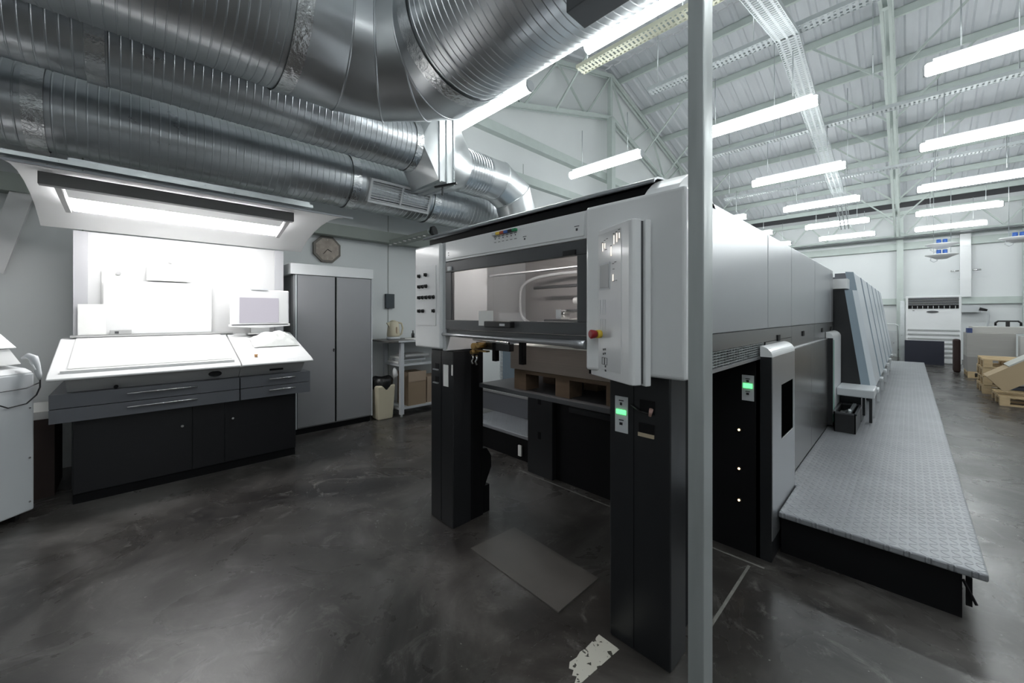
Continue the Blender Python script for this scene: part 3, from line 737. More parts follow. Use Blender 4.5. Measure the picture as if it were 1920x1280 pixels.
# brass fittings and hoses by the left leg
b = MB()
for x, z, r in ((-2.00, 1.19, .022), (-1.95, 1.20, .018), (-2.02, 1.15, .014)): b.cyl((x, 1.60, z), (x, 1.66, z), r, n=12)
b.box(-2.05, -1.90, 1.63, 1.66, 1.155, 1.165); b.build('brass_fitting', BRASS, press)
b = MB(); b.box(-2.04, -1.72, 1.66, 1.70, 1.17, 1.215); b.build('chain_rail', PLASTB, press)
b = MB(); b.cyl((-2.02, 1.62, 1.235), (-1.68, 1.62, 1.225), .008, n=10); b.build('chain_rail_rod', CHROME, press)
for x in (-2.03, -1.99):
    b = MB(); b.tube([(x, 1.62, 1.13), (x+.01, 1.62, 1.11), (x-.008, 1.62, 1.09), (x+.006, 1.62, 1.07)], .008, 8); b.build('spring', CHROME, press)
# pile: paper, pallet, lifting plate
o = box(-1.79, -.985, 1.74, 2.42, 1.055, 1.205).build('paper_stack', mat('shaded_stack_edge', (.20, .175, .155), .85, vary=.15, vscale=4, stretch=(.3, .3, 60))); tag(o, 'thick stack of paper sheets piled on the wooden pallet inside the press delivery', 'paper stack')  # stack edge colour darkened to paint in the shade inside the delivery
box_top = box(-1.79, -.985, 1.74, 2.42, 1.205, 1.209).build('top_sheet', PAPER); tag(box_top, 'white top sheet lying on the pile inside the press delivery', 'paper sheet')
def pallet(x0, x1, y0, y1, z0, m, label, group=None, hgt=.13, bottom=True):
    t = thing('wooden_pallet', label, 'pallet', ((x0+x1)/2, (y0+y1)/2, z0), 0, group)
    W = x1-x0; D = y1-y0; th = .02
    for k in range(5):
        a = y0+k*(D-.1)/4; box(x0, x1, a, a+.1, z0+hgt-th, z0+hgt).build('top_board', m, t)
    for k in range(3):
        a = x0+k*(W-.1)/2; box(a, a+.1, y0, y1, z0+hgt-2*th, z0+hgt-th).build('stringer_board', m, t)
        for j in range(3):
            c = y0+j*(D-.12)/2; box(a, a+.1, c, c+.12, z0+(th if bottom else 0), z0+hgt-2*th).build('block', m, t)
    for k in range(3 if bottom else 0):
        a = y0+k*(D-.1)/2; box(x0, x1, a, a+.1, z0, z0+th).build('bottom_board', m, t)
    return t
pallet(-1.76, -.99, 1.745, 2.42, .93, WOODD, 'grimy, shade-darkened wooden pallet under the paper pile inside the press delivery', hgt=.122, bottom=False)
o = box(-2.07, -.94, 1.71, 2.50, .900, .928).build('lift_plate', DARKG, press, bevel=.003)

# ================================================================== PRINTING UNITS
def unit_proto():
    t = thing('printing_unit', '', 'printing unit', (-1.3, 0, .26))
    # slanted side shells: dark core, blue grey chamfer, light side skin
    def side(xo_top, xo_bot, z0, z1, y0, y1):
        b = MB(); b.poly([(-.62, y0, z0), (xo_bot, y0, z0), (xo_top, y0, z1), (-.62, y0, z1)], (0, y1-y0, 0)); return b
    side(-.525, -.34, .58, 1.88, 0, .95).build('tower_core', SLATE, t)
    b = MB(); b.poly([(-.525, .0, .58+0), (-.36, 0, .58), (-.525, 0, 1.90)], (0, .001, 0)); b.bm.free()
    b = MB()   # chamfer
    b.loft([[(-.34, 0, .575), (-.265, .10, .575), (-.33, .10, .575)], [(-.525, 0, 1.895), (-.46, .10, 1.895), (-.51, .10, 1.895)]]); b.build('chamfer_strip', mat('mid_blue_grey', (.22, .28, .33), .35), t)
    b = MB(); b.loft([[(-.34, .1, .575), (-.265, .1, .575), (-.265, .96, .575), (-.34, .96, .575)], [(-.53, .1, 1.895), (-.46, .1, 1.895), (-.46, .96, 1.895), (-.53, .96, 1.895)]]); b.build('side_skin', BLUEG, t, bevel=.012)
    box(-2.2, -.62, 0.02, .80, .26, 1.84).build('unit_body', SLATE, t)
    b = MB(); b.box(-.62, -.24, -.06, .14, .53, .572); s = b.build('access_step', WHITE2, t, bevel=.008)
    box(-.60, -.35, -.04, .10, .26, .529).build('step_bracket', CHAR, s)
    box(-.30, -.27, -.02, .01, .26, .529).build('step_foot', WHITE2, s)
    return t
up = unit_proto()
OU = ['nearest the delivery', 'second from the delivery', 'third from the delivery', 'fourth from the delivery', 'fifth from the delivery', 'farthest along the press']
for i in range(6):
    o = up if i == 0 else copy_tree(up)
    o.location = (-1.3, 5.95+1.05*i, .26); o['label'] = 'slanted blue grey printing unit of the press, %s' % OU[i]; o['group'] = 'slanted printing units'; o['category'] = 'printing unit'
t = thing('side_guard', 'shorter dark slanted guard with pale chamfer in front of the nearest printing unit', 'machine guard', (-.5, 5.75, .6))
b = MB(); b.poly([(-.62, 5.71, .605), (-.37, 5.71, .605), (-.51, 5.71, 1.672), (-.62, 5.71, 1.672)], (0, .1, 0)); b.build('guard_body', CHAR, t)
b = MB(); b.loft([[(-.37, 5.71, .605), (-.30, 5.78, .605), (-.30, 5.81, .605), (-.37, 5.81, .605)], [(-.51, 5.71, 1.672), (-.45, 5.78, 1.672), (-.45, 5.81, 1.672), (-.51, 5.81, 1.672)]]); b.build('guard_chamfer', mat('mid_blue_grey'), t)
b = MB(); b.loft([[(-.37, 5.812, .605), (-.30, 5.812, .605), (-.262, 5.93, .605), (-.37, 5.93, .605)], [(-.52, 5.812, 1.672), (-.45, 5.812, 1.672), (-.415, 5.93, 1.672), (-.52, 5.93, 1.672)]]); b.build('guard_edge', BLUEG, t)
b = MB(); b.box(-.538, -.245, 5.30, 5.70, .553, .635); tag(b.build('step_shelf', WHITE2, bevel=.01), 'grey step shelf projecting over the walkway beside the nearest printing unit', 'step')
b = MB(); b.box(-.53, -.36, 5.55, 5.69, .252, .55); b.box(-.30, -.275, 5.58, 5.61, .252, .553); tag(b.build('shelf_bracket', CHAR), 'dark bracket and leg under the grey step shelf', 'bracket')
box_ = box(-.66, -.485, 5.72, 5.93, 1.69, 1.80).build('junction_box', WHITE); tag(box_, 'small white box on top of the dark slanted guard', 'control box')
# walkways
t = thing('walkway', 'long diamond plate walkway along the right side of the press', 'walkway', (-.15, 8, 0))
b = MB(); b.poly([(-.535, 2.70, .215), (.245, 2.70, .215), (.245, 13.5, .215), (-.59, 13.5, .215), (-.59, 3.2, .215), (-.535, 3.2, .215)], (0, 0, .035)); b.build('tread_deck', TREAD, t, bevel=.008)
box(-.53, .17, 2.74, 13.4, 0, .214).build('skirt', BLACK, t)
b = MB(); b.bar((.19, 2.74, .20), (.19, 2.74, .07), .02); b.bar((.17, 2.72, .19), (.21, 2.70, .10), .008); b.build('edge_bracket', BLACK, t)
t = thing('walkway', 'short diamond plate walkway on the left side of the press, seen under the delivery', 'walkway', (-2.95, 5, 0))
box(-3.46, -2.46, 2.66, 9, .215, .25).build('tread_deck', TREAD, t, bevel=.006); box(-3.44, -2.48, 2.68, 8.9, 0, .214).build('skirt', BLACK, t)
box(-2.62, -2.58, 2.645, 2.66, .05, .15).build('paper_label', PAPER, t)
t = thing('press_side_step', 'dark box step with pale top above the left walkway, seen under the delivery', 'step', (-3.0, 3.35, .25))
box(-3.75, -2.46, 3.10, 3.62, .251, .47).build('body', SLATE, t); box(-3.77, -2.46, 3.08, 3.62, .47, .495).build('top', mat('worn_step_top', (.30, .30, .30), .5), t)
t = thing('side_cabinet', 'blue grey steel cabinet behind the left walkway, seen under the delivery', 'cabinet', (-3.0, 4.2, .25))
box(-3.9, -2.46, 3.64, 4.8, .251, 1.45).build('body', mat('mid_blue_grey', (.22, .28, .33), .35), t, bevel=.004)
box(-2.95, -2.94, 3.63, 3.645, .5, 1.44).build('door_gap', BLACK, t)
# black crate on the walkway
t = thing('parts_crate', 'open black plastic crate of oily parts standing on the walkway beside the press', 'crate', (-.43, 5.25, .25))
b = MB(); x0, x1, y0, y1 = -.515, -.37, 4.95, 5.5
x0, x1 = -.522, -.36
b.box(x0+.01, x1-.01, y0+.01, y1-.01, .251, .26)
for a in ((x0, x0+.008, y0, y1), (x1-.008, x1, y0, y1), (x0, x1, y0, y0+.008), (x0, x1, y1-.008, y1)): b.box(*a, .251, .43)
b.build('tub', PLASTB, t)
b = MB()
for a in ((x0-.01, x0+.01, y0-.01, y1+.01), (x1-.01, x1+.01, y0-.01, y1+.01), (x0, x1, y0-.01, y0+.01), (x0, x1, y1-.01, y1+.01)): b.box(*a, .43, .445)
b.build('rim', DARKG, t)
b = MB(); b.box(-.50, -.46, 5.05, 5.30, .38, .40); b.bar((-.44, 5.1, .36), (-.40, 5.4, .46), .025); b.bar((-.48, 5.3, .38), (-.42, 5.15, .44), .02); tag(b.build('loose_parts', GALV), 'greyish metal parts lying in the black crate', 'parts', kind='stuff')

# ================================================================== STEEL POST IN FRONT
t = thing('steel_post', 'tall square galvanised steel post standing in front of the press', 'post', (-.45, 1.28, 0))
box(-.482, -.434, 1.235, 1.311, .012, 5.4).build('shaft', POST, t, bevel=.003)
box(-.53, -.386, 1.20, 1.37, 0, .012).build('base_plate', POST, t)
b = MB()
for z in [.12+.0*i for i in range(0)]: pass
# floor items
b = MB(); b.poly([(-1.83, 1.445, .001), (-1.15, 1.43, .001), (-1.15, 1.765, .001), (-1.81, 1.795, .001)], (0, 0, .007)); tag(b.build('floor_plate', PLATE), 'worn rectangular steel cover plate in the floor between the press legs', 'floor plate')
pts = [(-.950, 1.462), (-.848, 1.458), (-.858, 1.36), (-.872, 1.225), (-.888, 1.20), (-.90, 1.232), (-.915, 1.222), (-.925, 1.245), (-.942, 1.238), (-.957, 1.262), (-.950, 1.30), (-.956, 1.33), (-.950, 1.36)]
b = MB(); b.poly([(x, y, .0005) for x, y in pts], (0, 0, .0012)); tag(b.build('paint_patch', CHIP), 'chipped white painted patch on the floor in front of the right press leg', 'floor marking')
jm = mat('pale_joint_filler', (.20, .195, .18), .7, vary=.4, vscale=20)
tag(box(-2.45, -.56, 2.487, 2.500, .0003, .0015).build('floor_joint', jm), 'thin pale joint line in the floor across the foot of the press frame', 'floor joint')
tag(box(-.632, -.618, 1.70, 2.46, .0003, .0015).build('floor_joint', jm), 'thin pale joint line in the floor running beside the right press leg', 'floor joint')
# ================================================================== VIEWING CONSOLE
def console():
    t = thing('viewing_console', 'large print viewing console with white slanted desk, grey drawers and black cupboard base', 'console', (-4.6, .43, 0))
    box(-5.15, -4.30, -.31, 1.18, .07, .625).build('cupboard_base', CONB, t, bevel=.003)
    box(-5.1, -4.305, -.305, 1.175, 0, .069).build('plinth', BLACK, t)
    for y0, y1, ky in ((-.30, .375, .31), (.602, 1.17, .66)):
        d = box(-4.30, -4.288, y0, y1, .075, .615).build('cupboard_door', CONB, t, bevel=.002)
        b = MB(); b.cyl((-4.288, ky, .46), (-4.276, ky, .46), .010, n=12); b.build('knob', CHROME, d)
    box(-4.30, -4.291, .38, .598, .075, .615).build('centre_panel', CONB, t)
    for y0, y1, hy0, hy1 in ((-.412, .698, -.02, .40), (.702, 1.286, .92, 1.14)):
        for z0, z1 in ((.628, .727), (.732, .832)):
            d = box(-5.1, -4.20, y0+.002, y1-.002, z0, z1).build('drawer', SLATE, t, bevel=.002)
            b = MB(); b.cyl((-4.172, hy0, z0+.065), (-4.172, hy1, z0+.065), .007, n=10)
            for hy in (hy0+.01, hy1-.01): b.cyl((-4.20, hy, z0+.065), (-4.172, hy, z0+.065), .005, n=8)
            b.build('handle', CHROME, d)
    # inclined underbody
    for y0, y1, nm in ((-.33, .698, 'left_underbody'), (.702, 1.22, 'right_underbody')):
        b = MB(); b.poly([(-5.1, y0, .834), (-4.27, y0, .834), (-4.16, y0, .93), (-4.9, y0, 1.14), (-5.1, y0, 1.16)], (0, y1-y0, 0)); b.build(nm, mat('pale_underbody', (.62, .62, .62), .5), t)
    # desk tops
    for y0, y1, nm in ((-.414, .693, 'slanted_desk'), (.703, 1.284, 'side_desk')):
        b = MB(); b.poly([(-4.10, y0, .940), (-4.10, y0, .955), (-4.16, y0, .980), (-4.88, y0, 1.195), (-5.1, y0, 1.20), (-5.1, y0, 1.165), (-4.88, y0, 1.16), (-4.16, y0, .932)], (0, y1-y0, 0))
        d = b.build(nm, CONW, t, bevel=.006)
        if nm == 'slanted_desk':
            b = MB(); b.poly([(-4.22, y0+.09, 1.000), (-4.22, y0+.09, 1.010), (-4.86, y0+.09, 1.199), (-4.86, y0+.09, 1.189)], (0, y1-y0-.14, 0)); b.build('desk_mat', PAPER, d)
            b = MB(); b.poly([(-4.16, y0+.06, .981), (-4.16, y0+.06, 1.0), (-4.185, y0+.06, 1.005), (-4.185, y0+.06, .985)], (0, y1-y0-.10, 0)); b.build('stop_ledge', CONW, d)
    b = MB(); b.tube([(-4.205, .52, .885), (-4.175, .52, .89)], .045, 24)
    for v in b.bm.verts: v.co.z = .888+(v.co.z-.888)*.55
    b.build('oval_inlet', BLACK, t)
    b = MB(); b.box(-4.20, -4.185, .93, 1.04, .872, .888); b.build('port_strip', BLACK, t)
    b = MB(); b.cyl((-4.24, -.08, .85), (-4.20, -.08, .85), .013, n=10); b.build('lock', BLACK, t)
    # rear board with edge posts and ledge
    box(-4.97, -4.90, -.345, -.262, 1.165, 2.105).build('board_post', mat('board_post_grey', (.48, .48, .50), .5), t)
    box(-4.97, -4.90, 1.136, 1.22, 1.165, 2.105).build('board_post', mat('board_post_grey'), t)
    box(-4.96, -4.915, -.262, 1.136, 1.19, 2.105).build('back_board', mat('board_grey_white', (.60, .60, .60), .6), t)
    box(-4.93, -4.86, -.36, .75, 1.205, 1.222).build('board_ledge', CONG, t)
    box(-4.90, -4.872, .65, .70, 1.0, 1.2).build('divider_strip', CONG, t)
    return t
console()
# hood over console
hp = [(-4.90, 2.115), (-4.80, 2.165), (-4.65, 2.225), (-4.45, 2.275), (-4.22, 2.31), (-4.0, 2.322), (-3.80, 2.31), (-3.64, 2.285)]
hn = thing('booth_canopy', 'curved white light canopy hanging over the viewing console', 'lamp canopy', (-4.3, .43, 2.1))
b = MB(); b.sheet(hp, ('y', -.52), 1.40, .012); crisp(b.build('canopy_sheet', CONW, hn), 60)
b = MB(); b.sheet([(-3.66, 2.292), (-3.58, 2.275)], ('y', -.56), 1.46, .012, False); b.build('front_lip', mat('lip_grey', (.36, .37, .40), .4), hn)
fx = box(-3.90, -3.84, -.42, 1.04, 2.225, 2.305).build('fixture_front', mat('fixture_grey', (.20, .20, .205), .5), hn, bevel=.002)
for ya, yb in ((-.36, -.36), (1.0, 1.07)):
    b = MB(); b.poly([(-3.90, ya, 2.235), (-4.58, yb, 2.19), (-4.58, yb, 2.235), (-3.90, ya, 2.29)], (0, .03, 0)); b.build('fixture_end', CONG, hn)
b = MB(); b.poly([(-3.905, -.32, 2.262), (-4.22, -.32, 2.2355), (-4.22, 1.02, 2.2355), (-3.905, .99, 2.262)], (0, 0, .012)); b.build('reflector', mat('reflector_white', (.88, .88, .88), .3), hn)
b = MB(); b.poly([(-4.225, -.32, 2.235), (-4.56, -.32, 2.205), (-4.56, 1.05, 2.205), (-4.225, 1.02, 2.235)], (0, 0, .012)); b.build('lamp_diffuser', BOOTH, hn)
for yy in (-.44, 1.30):
    b = MB(); b.bar((-4.3, yy, 2.34), (-5.38, yy, 2.40), .04); b.build('support_arm', DARKG, hn)
# rail and bracket above the canopy
b = MB(); b.bar((-3.62, YB+1, 2.325), (-3.62, 1.12, 2.325), .07, .025); b.bar((-3.70, -.28, 2.37), (-3.70, 1.12, 2.37), .05, .02); tag(b.build('canopy_rail', GALV), 'thin grey metal rail along the top front of the light canopy', 'rail')
# papers pinned to board
def sheet(name, label, y0, y1, z0, z1, x, m=PAPER, g=None, curl=0., tilt=0.):
    b = MB(); n = 6
    pr = [(x+curl*((1-i/n)**2), z0+(z1-z0)*i/n) for i in range(n+1)]
    b.sheet(pr, ('y', y0), y1, .0012, False)
    if tilt:
        for v in b.bm.verts: v.co.z += (v.co.y-y0)*tilt
    o = b.build(name, m); tag(o, label, 'paper', g); return o
sheet('wall_paper_sheet', 'large pale grey proof sheet leaning on the board above the slanted desk', -.17, .578, 1.225, 1.70, -4.888, mat('proof_grey', (.72, .72, .72), .8))
sheet('wall_paper_sheet', 'small white sheet at the lower left corner of the viewing board', -.318, -.152, 1.225, 1.486, -4.880)
sheet('wall_paper_sheet', 'white sheet under a round magnet at the upper left of the viewing board', -.181, .044, 1.45, 1.785, -4.905)
sheet('wall_paper_sheet', 'white sheet with curled lower edge pinned highest on the viewing board', .104, .413, 1.712, 1.914, -4.905, curl=.03)
for y, z, s in ((-.078, 1.765, 'left'), (.269, 1.898, 'right')):
    b = MB(); b.cyl((-4.903, y, z), (-4.893, y, z), .017, n=18); tag(b.build('round_magnet', mat('magnet_grey', (.45, .45, .45), .4)), 'round grey magnet holding the %s sheet on the viewing board' % ('upper left' if s == 'left' else 'highest'), 'magnet')
t = thing('densitometer', 'small grey measuring device resting on the board ledge', 'device', (-4.88, -.06, 1.222))
box(-4.912, -4.865, -.13, .005, 1.2225, 1.262).build('body', mat('device_grey', (.40, .40, .40), .5), t, bevel=.004); box(-4.866, -4.862, -.10, -.075, 1.232, 1.25).build('button', DARKG, t)
# monitor
t = thing('console_monitor', 'white flat monitor with lilac screen standing on the right of the console', 'monitor', (-4.80, .98, 1.19))
b = MB(); b.box(-4.79, -4.74, .71, 1.235, 1.275, 1.655); mo = b.build('casing', CONW, t, bevel=.012)
b = MB(); b.box(-4.738, -4.722, .74, 1.21, 1.50, 1.50); b.bm.free()
box(-4.741, -4.737, .785, 1.135, 1.312, 1.572).build('screen', SCREEN, t)
b = MB(); b.poly([(-4.74, .70, 1.275), (-4.74, .97, 1.255), (-4.74, 1.245, 1.275), (-4.74, 1.245, 1.30), (-4.74, .70, 1.30)], (-.05, 0, 0)); b.build('lower_casing', CONW, t, bevel=.004)
box(-4.84, -4.79, .90, 1.06, 1.205, 1.45).build('neck', CONW, t); box(-4.88, -4.735, .86, 1.10, 1.193, 1.206).build('foot', CONG, t)
box(-4.745, -4.73, .88, 1.03, 1.655, 1.668).build('top_clip', WHITE2, t)
b = MB()
random.seed(3)
n = 16; G = []
for i in range(n+1):
    rowv = []
    for j in range(n+1):
        u_, v_ = i/n, j/n; x = -4.72+.26*u_; y = .86+.40*v_
        env = max(0, math.sin(math.pi*u_)*math.sin(math.pi*v_))**.6
        z = 1.197-(x+4.88)*.30+.006+env*(.07+.06*random.random())
        rowv.append(b.bm.verts.new((x+random.uniform(-.006, .006), y+random.uniform(-.006, .006), z)))
    G.append(rowv)
for i in range(n):
    for j in range(n): b.bm.faces.new((G[i][j], G[i+1][j], G[i+1][j+1], G[i][j+1]))
cl = b.build('crumpled_cloth', PAPER); tag(cl, 'crumpled white cloth lying on the side desk below the monitor', 'cloth')
md = cl.modifiers.new('t', 'SOLIDIFY'); md.thickness = .003; md = cl.modifiers.new('s', 'SUBSURF'); md.levels = 1; md.render_levels = 1
b = MB(); b.cyl((-4.24, .83, 1.006), (-4.24, .83, 1.030), .011, .015, n=16); tag(b.build('small_cup', mat('orange_cup', (.55, .30, .12), .4)), 'tiny orange brown cup on the side desk', 'cup')

# ================================================================== CABINET
t = thing('steel_cabinet', 'tall two door grey steel cabinet with a white top band, beside the console', 'cabinet', (-5.15, 1.8, 0))
box(-5.38, -4.95, 1.335, 2.262, .07, 1.86).build('body', CAB, t); box(-5.36, -4.97, 1.345, 2.25, 0, .069).build('plinth', BLACK, t)
box(-5.38, -4.92, 1.300, 2.27, 1.862, 1.985).build('top_band', WHITE, t, bevel=.003)
for y0, y1 in ((1.372, 1.79), (1.812, 2.246)):
    d = box(-4.95, -4.932, y0, y1, .085, 1.855).build('door', CAB, t, bevel=.003)
box(-4.95, -4.938, 1.795, 1.808, .085, 1.855).build('centre_gap', BLACK, t)
b = MB(); b.cyl((-4.932, 1.765, .97), (-4.905, 1.765, .97), .012, n=12); b.bar((-4.907, 1.765, .985), (-4.907, 1.765, .945), .010); b.build('handle', CHROME, t)
for y in (1.350, 2.251): box(-4.945, -4.928, y, y+.014, .075, 1.858).build('edge_strip', WHITE2, t)
# clock
t = thing('wall_clock', 'octagonal mottled brown wall clock above the grey cabinet', 'clock', (XL, 1.85, 2.07))
def octo(x, r, rot=math.pi/8): return [(x, 1.85+r*math.cos(rot+k*math.pi/4), 2.255+r*math.sin(rot+k*math.pi/4)) for k in range(8)]
b = MB(); b.poly(octo(XL+.002, .185), (.035, 0, 0)); b.build('case', mat('clock_frame', (.16, .14, .12), .4), t, bevel=.004)
b = MB(); b.poly(octo(XL+.036, .155), (.006, 0, 0)); b.build('face', CLOCKF, t)
b = MB(); b.bar((XL+.046, 1.85, 2.255), (XL+.046, 1.80, 2.19), .010, .004); b.bar((XL+.046, 1.85, 2.255), (XL+.046, 1.90, 2.225), .012, .004); b.build('hands', BLACK, t)
b = MB()
for k in range(12):
    a = k*math.pi/6; b.bar((XL+.044, 1.85+.115*math.cos(a), 2.255+.115*math.sin(a)), (XL+.044, 1.85+.135*math.cos(a), 2.255+.135*math.sin(a)), .007, .003)
b.build('hour_marks', mat('pale_marks', (.6, .55, .48), .5), t)
o = box(XL+.002, XL+.05, 2.665, 2.80, 1.49, 1.70); tag(o.build('switch_box', mat('dark_teal_box', (.05, .065, .075), .4), bevel=.004), 'small dark rectangular box on the left wall above the kettle', 'box')
# wall lamp / tray end near press hood
t = thing('wall_fixture', 'angled dull metal fixture with dark round end below the ducts, left of the press hood', 'fixture', (-5.2, 3.0, 2.35))
b = MB(); b.bar((-5.30, 2.75, 2.44), (-4.75, 3.05, 2.55), .22, .05); b.build('tray', STEELD, t)
b = MB()
for k in range(8): f = k/8; b.box(-5.25+.55*f-.012, -5.25+.55*f+.012, 2.66+.3*f, 2.70+.3*f, 2.40+.11*f, 2.41+.11*f)
b.build('slot_row', PAPER, t)
b = MB(); b.cyl((-4.74, 3.06, 2.57), (-4.70, 3.08, 2.578), .075, n=20); b.build('dark_end', PLASTB, t)
# ================================================================== TABLE AND THINGS
t = thing('shelf_table', 'tall narrow work table with grey shelves between the cabinet and the press', 'table', (-5.05, 3.0, 0))
box(-5.36, -4.78, 2.42, 3.62, 1.02, 1.045).build('table_top', mat('dark_table_top', (.10, .095, .09), .4), t, bevel=.003)
box(-4.785, -4.775, 2.56, 3.62, 1.022, 1.043).build('pale_edge', WHITE2, t)
for y in (2.63, 3.55):
    for x in (-4.83, -5.30):
        l = box(x-.025, x+.025, y-.025, y+.025, .04, 1.02).build('leg', WHITE2, t); b = MB(); b.cyl((x, y, 0), (x, y, .04), .022, .012, n=12); b.build('foot', GALV, l)
for z in (.10, .69): box(-5.30, -4.83, 2.60, 3.58, z, z+.03).build('shelf', WHITE2, t)
def kettle():
    t = thing('kettle', 'cream plastic jug kettle standing on the shelf table', 'kettle', (-5.12, 2.66, 1.045))
    b = MB(); prof = [(0, .085), (.02, .09), (.10, .083), (.19, .072), (.215, .05)]
    b.tube([(-5.12, 2.66, 1.085+z) for z, r in prof], [r for z, r in prof], 24); b.build('jug', CREAM, t)
    b = MB(); b.tube([(-5.12, 2.66, 1.300), (-5.12, 2.66, 1.315)], [.05, .02], 20); b.build('lid', CREAM, t)
    b = MB(); b.poly([(-5.12, 2.60, 1.29), (-5.12, 2.55, 1.28), (-5.12, 2.60, 1.20)], (.03, 0, 0)); b.build('spout', CREAM, t)
    b = MB(); b.tube([(-5.11, 2.70, 1.29), (-5.11, 2.78, 1.27), (-5.11, 2.80, 1.20), (-5.11, 2.78, 1.12), (-5.11, 2.74, 1.10)], .013, 10); b.build('handle', CREAM, t)
    b = MB(); b.cyl((-5.12, 2.66, 1.0465), (-5.12, 2.66, 1.084), .092, n=24); b.build('base', WHITE2, t)
    b = MB(); b.box(-5.037, -5.033, 2.655, 2.675, 1.12, 1.22); b.build('water_gauge', CARD, t)
kettle()
for y, z, lab in ((2.93, .12, 'small dark bottle on the shelf table nearest the kettle'), (3.02, .09, 'shorter dark bottle on the shelf table beside the other')):
    b = MB(); b.tube([(-5.05, y, 1.046), (-5.05, y, 1.046+z*.6), (-5.05, y, 1.046+z*.75), (-5.05, y, 1.046+z)], [.022, .022, .009, .009], 14); tag(b.build('small_bottle', PLASTB), lab, 'bottle')
o = box(-5.05, -4.80, 2.80, 3.15, 1.046, 1.060); tag(o.build('paper_pile', PAPER), 'flat white papers lying on the front of the shelf table', 'papers')
for i, (x0, y0, m, lab) in enumerate(((-5.2, 2.62, PAPER, 'bottom white box file on the middle shelf'), (-5.15, 2.66, WHITE2, 'grey folder second in the pile on the middle shelf'), (-5.18, 2.64, PAPER, 'white folder third in the pile on the middle shelf'), (-5.1, 2.68, CONG, 'topmost grey folder of the pile on the middle shelf'))):
    z = .722+i*.032; o = box(x0, x0+.30, y0, y0+.36, z, z+.027); tag(o.build('folder', m), lab, 'folder', 'folders on the middle shelf')
t = thing('cardboard_box', 'taller brown cardboard box on the bottom shelf of the table', 'box', (-4.95, 2.9, .13))
box(-5.15, -4.845, 2.74, 3.02, .131, .585).build('box_body', CARD, t); box(-4.846, -4.840, 2.74, 3.02, .46, .60).build('front_flap', mat('cardboard_pale', (.42, .32, .24), .85), t)
o = box(-5.15, -4.86, 3.05, 3.40, .131, .50); tag(o.build('cardboard_box', mat('cardboard_light', (.46, .35, .26), .85)), 'shorter pale brown cardboard box on the bottom shelf, right of the taller one', 'box')
t = thing('waste_bin', 'cream waste bin with black liner between the cabinet and the table', 'bin', (-4.98, 2.43, 0))
b = MB(); b.loft([[( -4.98+r*a, 2.425+r*c, z) for a, c in ((-1,-1),(1,-1),(1,1),(-1,1))] for r, z in ((.105, .0), (.13, .46))]); b.build('tub', CREAM, t, bevel=.02)
b = MB(); b.loft([[( -4.98+r*math.cos(k*math.pi/8+.39)*1.15, 2.425+r*math.sin(k*math.pi/8+.39)*1.15, z+(.012*math.sin(k*5) if z > .5 else 0)) for k in range(16)] for r, z in ((.112, .40), (.12, .44), (.125, .53), (.10, .555), (.08, .50))], smooth=True); b.build('liner', BAG, t)
b = MB()
b.tube([(-4.88, 2.55, .53), (-4.86, 2.555, .58), (-4.88, 2.555, .64), (-4.90, 2.56, .67)], [.02, .035, .03, .012], 10); tag(b.build('plastic_bag', mat('pale_bag', (.55, .55, .55), .4, bump=.5, bscale=30)), 'crumpled pale plastic bag hanging by the table leg above the bin', 'bag')

# ================================================================== WHITE MACHINE AT LEFT EDGE
def left_machine():
    C = Vector((-4.235, -.475, 0)); th = math.radians(-45)
    t = thing('plate_scanner', 'white floor machine with sloping lid at the left edge of the picture', 'machine', C, th)
    M = ROOTM[t.name]
    def q(x0, x1, y0, y1, z0, z1): b = MB(); b.box(x0, x1, y0, y1, z0, z1, M); return b
    # local +x runs along the visible face towards the picture edge, local -y... body lies behind (towards local -y)
    q(0, .75, -.60, 0, .055, 1.0).build('body', WHITE2, t, bevel=.012)
    b = MB(); b.poly([M @ Vector(p) for p in ((0, 0, 1.0), (0, -.60, 1.0), (0, -.55, 1.10), (0, -.06, 1.03))], (M.to_3x3() @ Vector((.75, 0, 0)))); b.build('top_deck', WHITE, t, bevel=.01)
    b = MB(); b.loft([[M @ Vector(p) for p in ((.03, -.08, 1.17), (.75, -.08, 1.17), (.75, -.55, 1.17), (.03, -.55, 1.17))], [M @ Vector(p) for p in ((.16, -.20, 1.42), (.75, -.20, 1.42), (.75, -.48, 1.42), (.16, -.48, 1.42))]]); b.build('sloping_lid', WHITE, t, bevel=.006)
    b = MB(); b.loft([[M @ Vector(p) for p in ((.02, -.07, 1.06), (.75, -.07, 1.06), (.75, -.56, 1.06), (.02, -.56, 1.06))], [M @ Vector(p) for p in ((.06, -.1, 1.165), (.75, -.1, 1.165), (.75, -.54, 1.165), (.06, -.54, 1.165))]]); b.build('lid_neck', CONW, t)
    for x, y in ((.06, -.07), (.06, -.5), (.68, -.07)):
        b = MB(); p = M @ Vector((x-.012, y, .028)); p2 = M @ Vector((x+.012, y, .028)); b.cyl(p, p2, .027, n=14); b.build('caster', RUBY, t)
    for z in (.12, .42, .76):
        b = MB(); b.cyl(M @ Vector((.03, .001, z)), M @ Vector((.03, .006, z)), .006, n=8); b.build('screw', CHROME, t)
    return t, M
lm, LM = left_machine()
t = thing('handset', 'pale grey handheld scanner with looped cord hanging on the white machine corner', 'scanner', (-4.2, -.44, 1.0))
b = MB(); b.tube([(-4.235, -.53, 1.10), (-4.215, -.50, 1.115), (-4.195, -.475, 1.10), (-4.188, -.462, 1.06), (-4.183, -.452, .99), (-4.18, -.445, .95)], [.008, .020, .024, .018, .016, .008], 14); b.build('body', WHITE2, t)
b = MB(); b.tube([(-4.205, -.49, 1.075), (-4.17, -.475, 1.05), (-4.17, -.465, 1.02)], .006, 8); b.build('trigger', WHITE, t)
